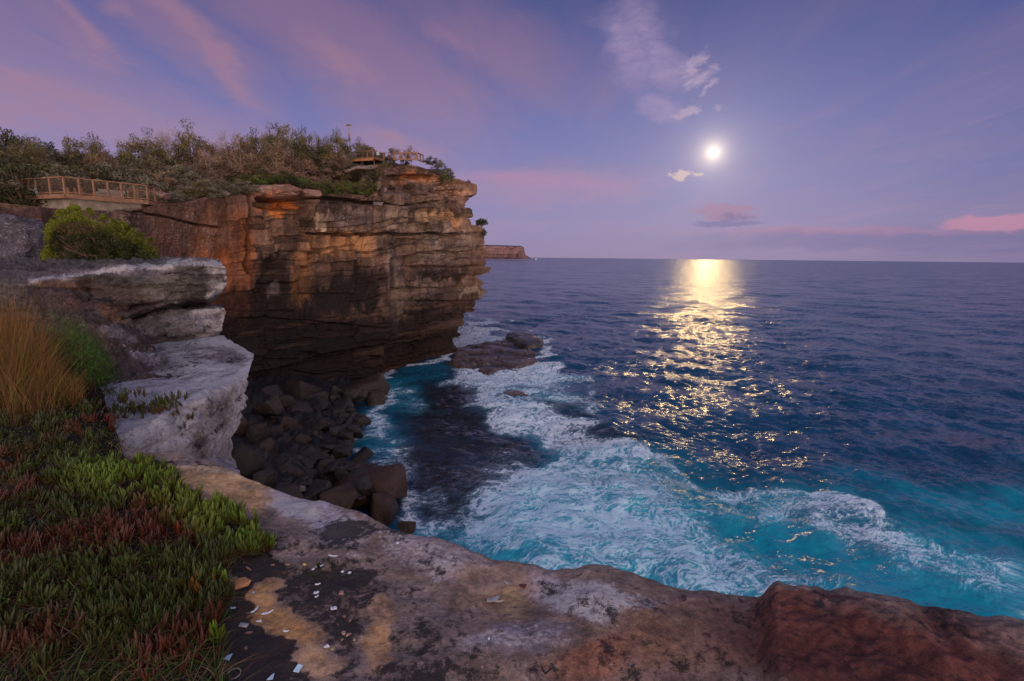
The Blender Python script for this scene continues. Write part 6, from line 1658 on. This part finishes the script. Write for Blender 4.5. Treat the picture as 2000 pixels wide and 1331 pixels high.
for i, a_ in enumerate([(475, 1223, 16, 9, M_gpeb, 'grey oblong pebble in the dark soil'), (667, 1159, 10, 10, M_ppeb, 'round pink pebble with a ringed top'), (672, 1204, 8, 7, M_bpeb, 'brown pebble highest of the loose group on dark rock'),
        (683, 1213, 8, 9, M_bpeb, 'tan pebble right of the highest brown one'), (671, 1239, 11, 9, M_ppeb, 'pinkish pebble, left one of the lower pebble pair'), (682, 1242, 10, 9, M_ppeb, 'pinkish pebble, right one of the lower pebble pair'), (692, 1250, 8, 6, M_ppeb, 'small rosy pebble below the lower pair'),
        (480, 1267, 8, 7, M_bpeb, 'small brown pebble alone in the dark soil'), (485, 1238, 14, 6, M_ppeb, 'reddish sliver-like pebble below the grey oblong one'), (445, 1134, 13, 5, M_orock, 'thin orange stone left of the flat orange one'), (1020, 1146, 17, 9, flat_mat('dark_red_stone', (.12, .03, .03), .8, .2), 'dark red lump in the smooth hollow'),
        (595, 1103, 9, 5, flat_mat('yellow_stone', (.5, .36, .16), .8, .2), 'yellowish pebble left of the dark tuft'), (650, 1268, 5, 5, flat_mat('lime_bit', (.35, .38, .12), .7, .1), 'tiny yellow-green pebble by the white chip'), (660, 1220, 6, 5, M_bpeb, 'small brown pebble between the loose group and the pair'), (668, 1250, 6, 4, M_bpeb, 'tiny brown pebble under the pinkish pair'),
        (563, 1104, 12, 5, M_ppeb, 'flat pinkish flake at the edge of the bright clump'), (533, 1104, 9, 4, M_ppeb, 'small flake beside the bright succulent clump'), (478, 1100, 8, 3, M_ppeb, 'thin rosy flake in the soil under the clump')]):
    pebble(*a_, 60 + i)
pebble(467, 1142, 44, 26, M_orock, 'flat orange stone lying in the dark soil at the edge of the plants', 91, 'flat_stone', 'stone', .22, None, .6)
# ring, stick and forked twig
p = spot(457, 1318); k = math.hypot(p[0], p[1]) / 1000 * 1.2
segs = []; rg_ = [(math.cos(t) * 10 * k, math.sin(t) * 9 * k, .004 + .004 * math.sin(t)) for t in np.linspace(0, 2 * math.pi, 17)]
for a_, b_ in zip(rg_[:-1], rg_[1:]): segs.append((a_, b_, .0022, .0022))
Vr, Fr = tube_net(segs, 6); link('ring', raw_mesh('ring', Vr, Fr, flat_mat('dull_ring', (.34, .32, .27), .6, .2)), loc=Vector(p), label='thin pale ring lying in the soil near the bottom', cat='ring')
p = spot(486, 1113); Vr, Fr = tube_net([((-.018, .012, .006), (.018, -.014, .008), .0042, .0035)], 7); link('stick', raw_mesh('stick', Vr, Fr, flat_mat('tan_stick', (.40, .24, .17), .8, .2)), loc=Vector(p), label='short tan stick under the bright succulent clump', cat='stick')
p = spot(1065, 1318); Vr, Fr = tube_net([((0, 0, .004), (-.018, .036, .012), .0028, .0016), ((0, 0, .004), (.034, .028, .010), .0028, .0016), ((.015, .012, .006), (.02, .022, .02), .0015, .0008)], 6)
link('forked_twig', raw_mesh('forked_twig', Vr, Fr, flat_mat('black_twig', (.02, .012, .012), .8, .2)), loc=Vector(p), label='black forked twig on the reddish rock at the bottom', cat='twig')

# things whose labels came out alike: say which is which where they stand apart
alike = {}
bpy.context.view_layer.update()
for o in COL.objects:
    if o.parent is None and 'category' in o and 'label' in o: alike.setdefault(o['label'], []).append(o)
for lb, os_ in alike.items():
    if 2 <= len(os_) <= 3:
        os_.sort(key=lambda o: float(proj(np.array(o.matrix_world.translation))[0]))
        base_lb = lb.replace(' in the cove', '')
        for o, w_ in zip(os_, (['left', 'right'] if len(os_) == 2 else ['left', 'middle', 'right'])):
            o['label'] = f"{base_lb}, {w_} one"
    elif len(os_) == 4:
        os_.sort(key=lambda o: float(proj(np.array(o.matrix_world.translation))[0]))
        base_lb = lb.replace(' in the cove', '')
        for o, w_ in zip(os_, ['leftmost', 'inner left', 'inner right', 'rightmost']): o['label'] = f"{base_lb}, {w_} one"
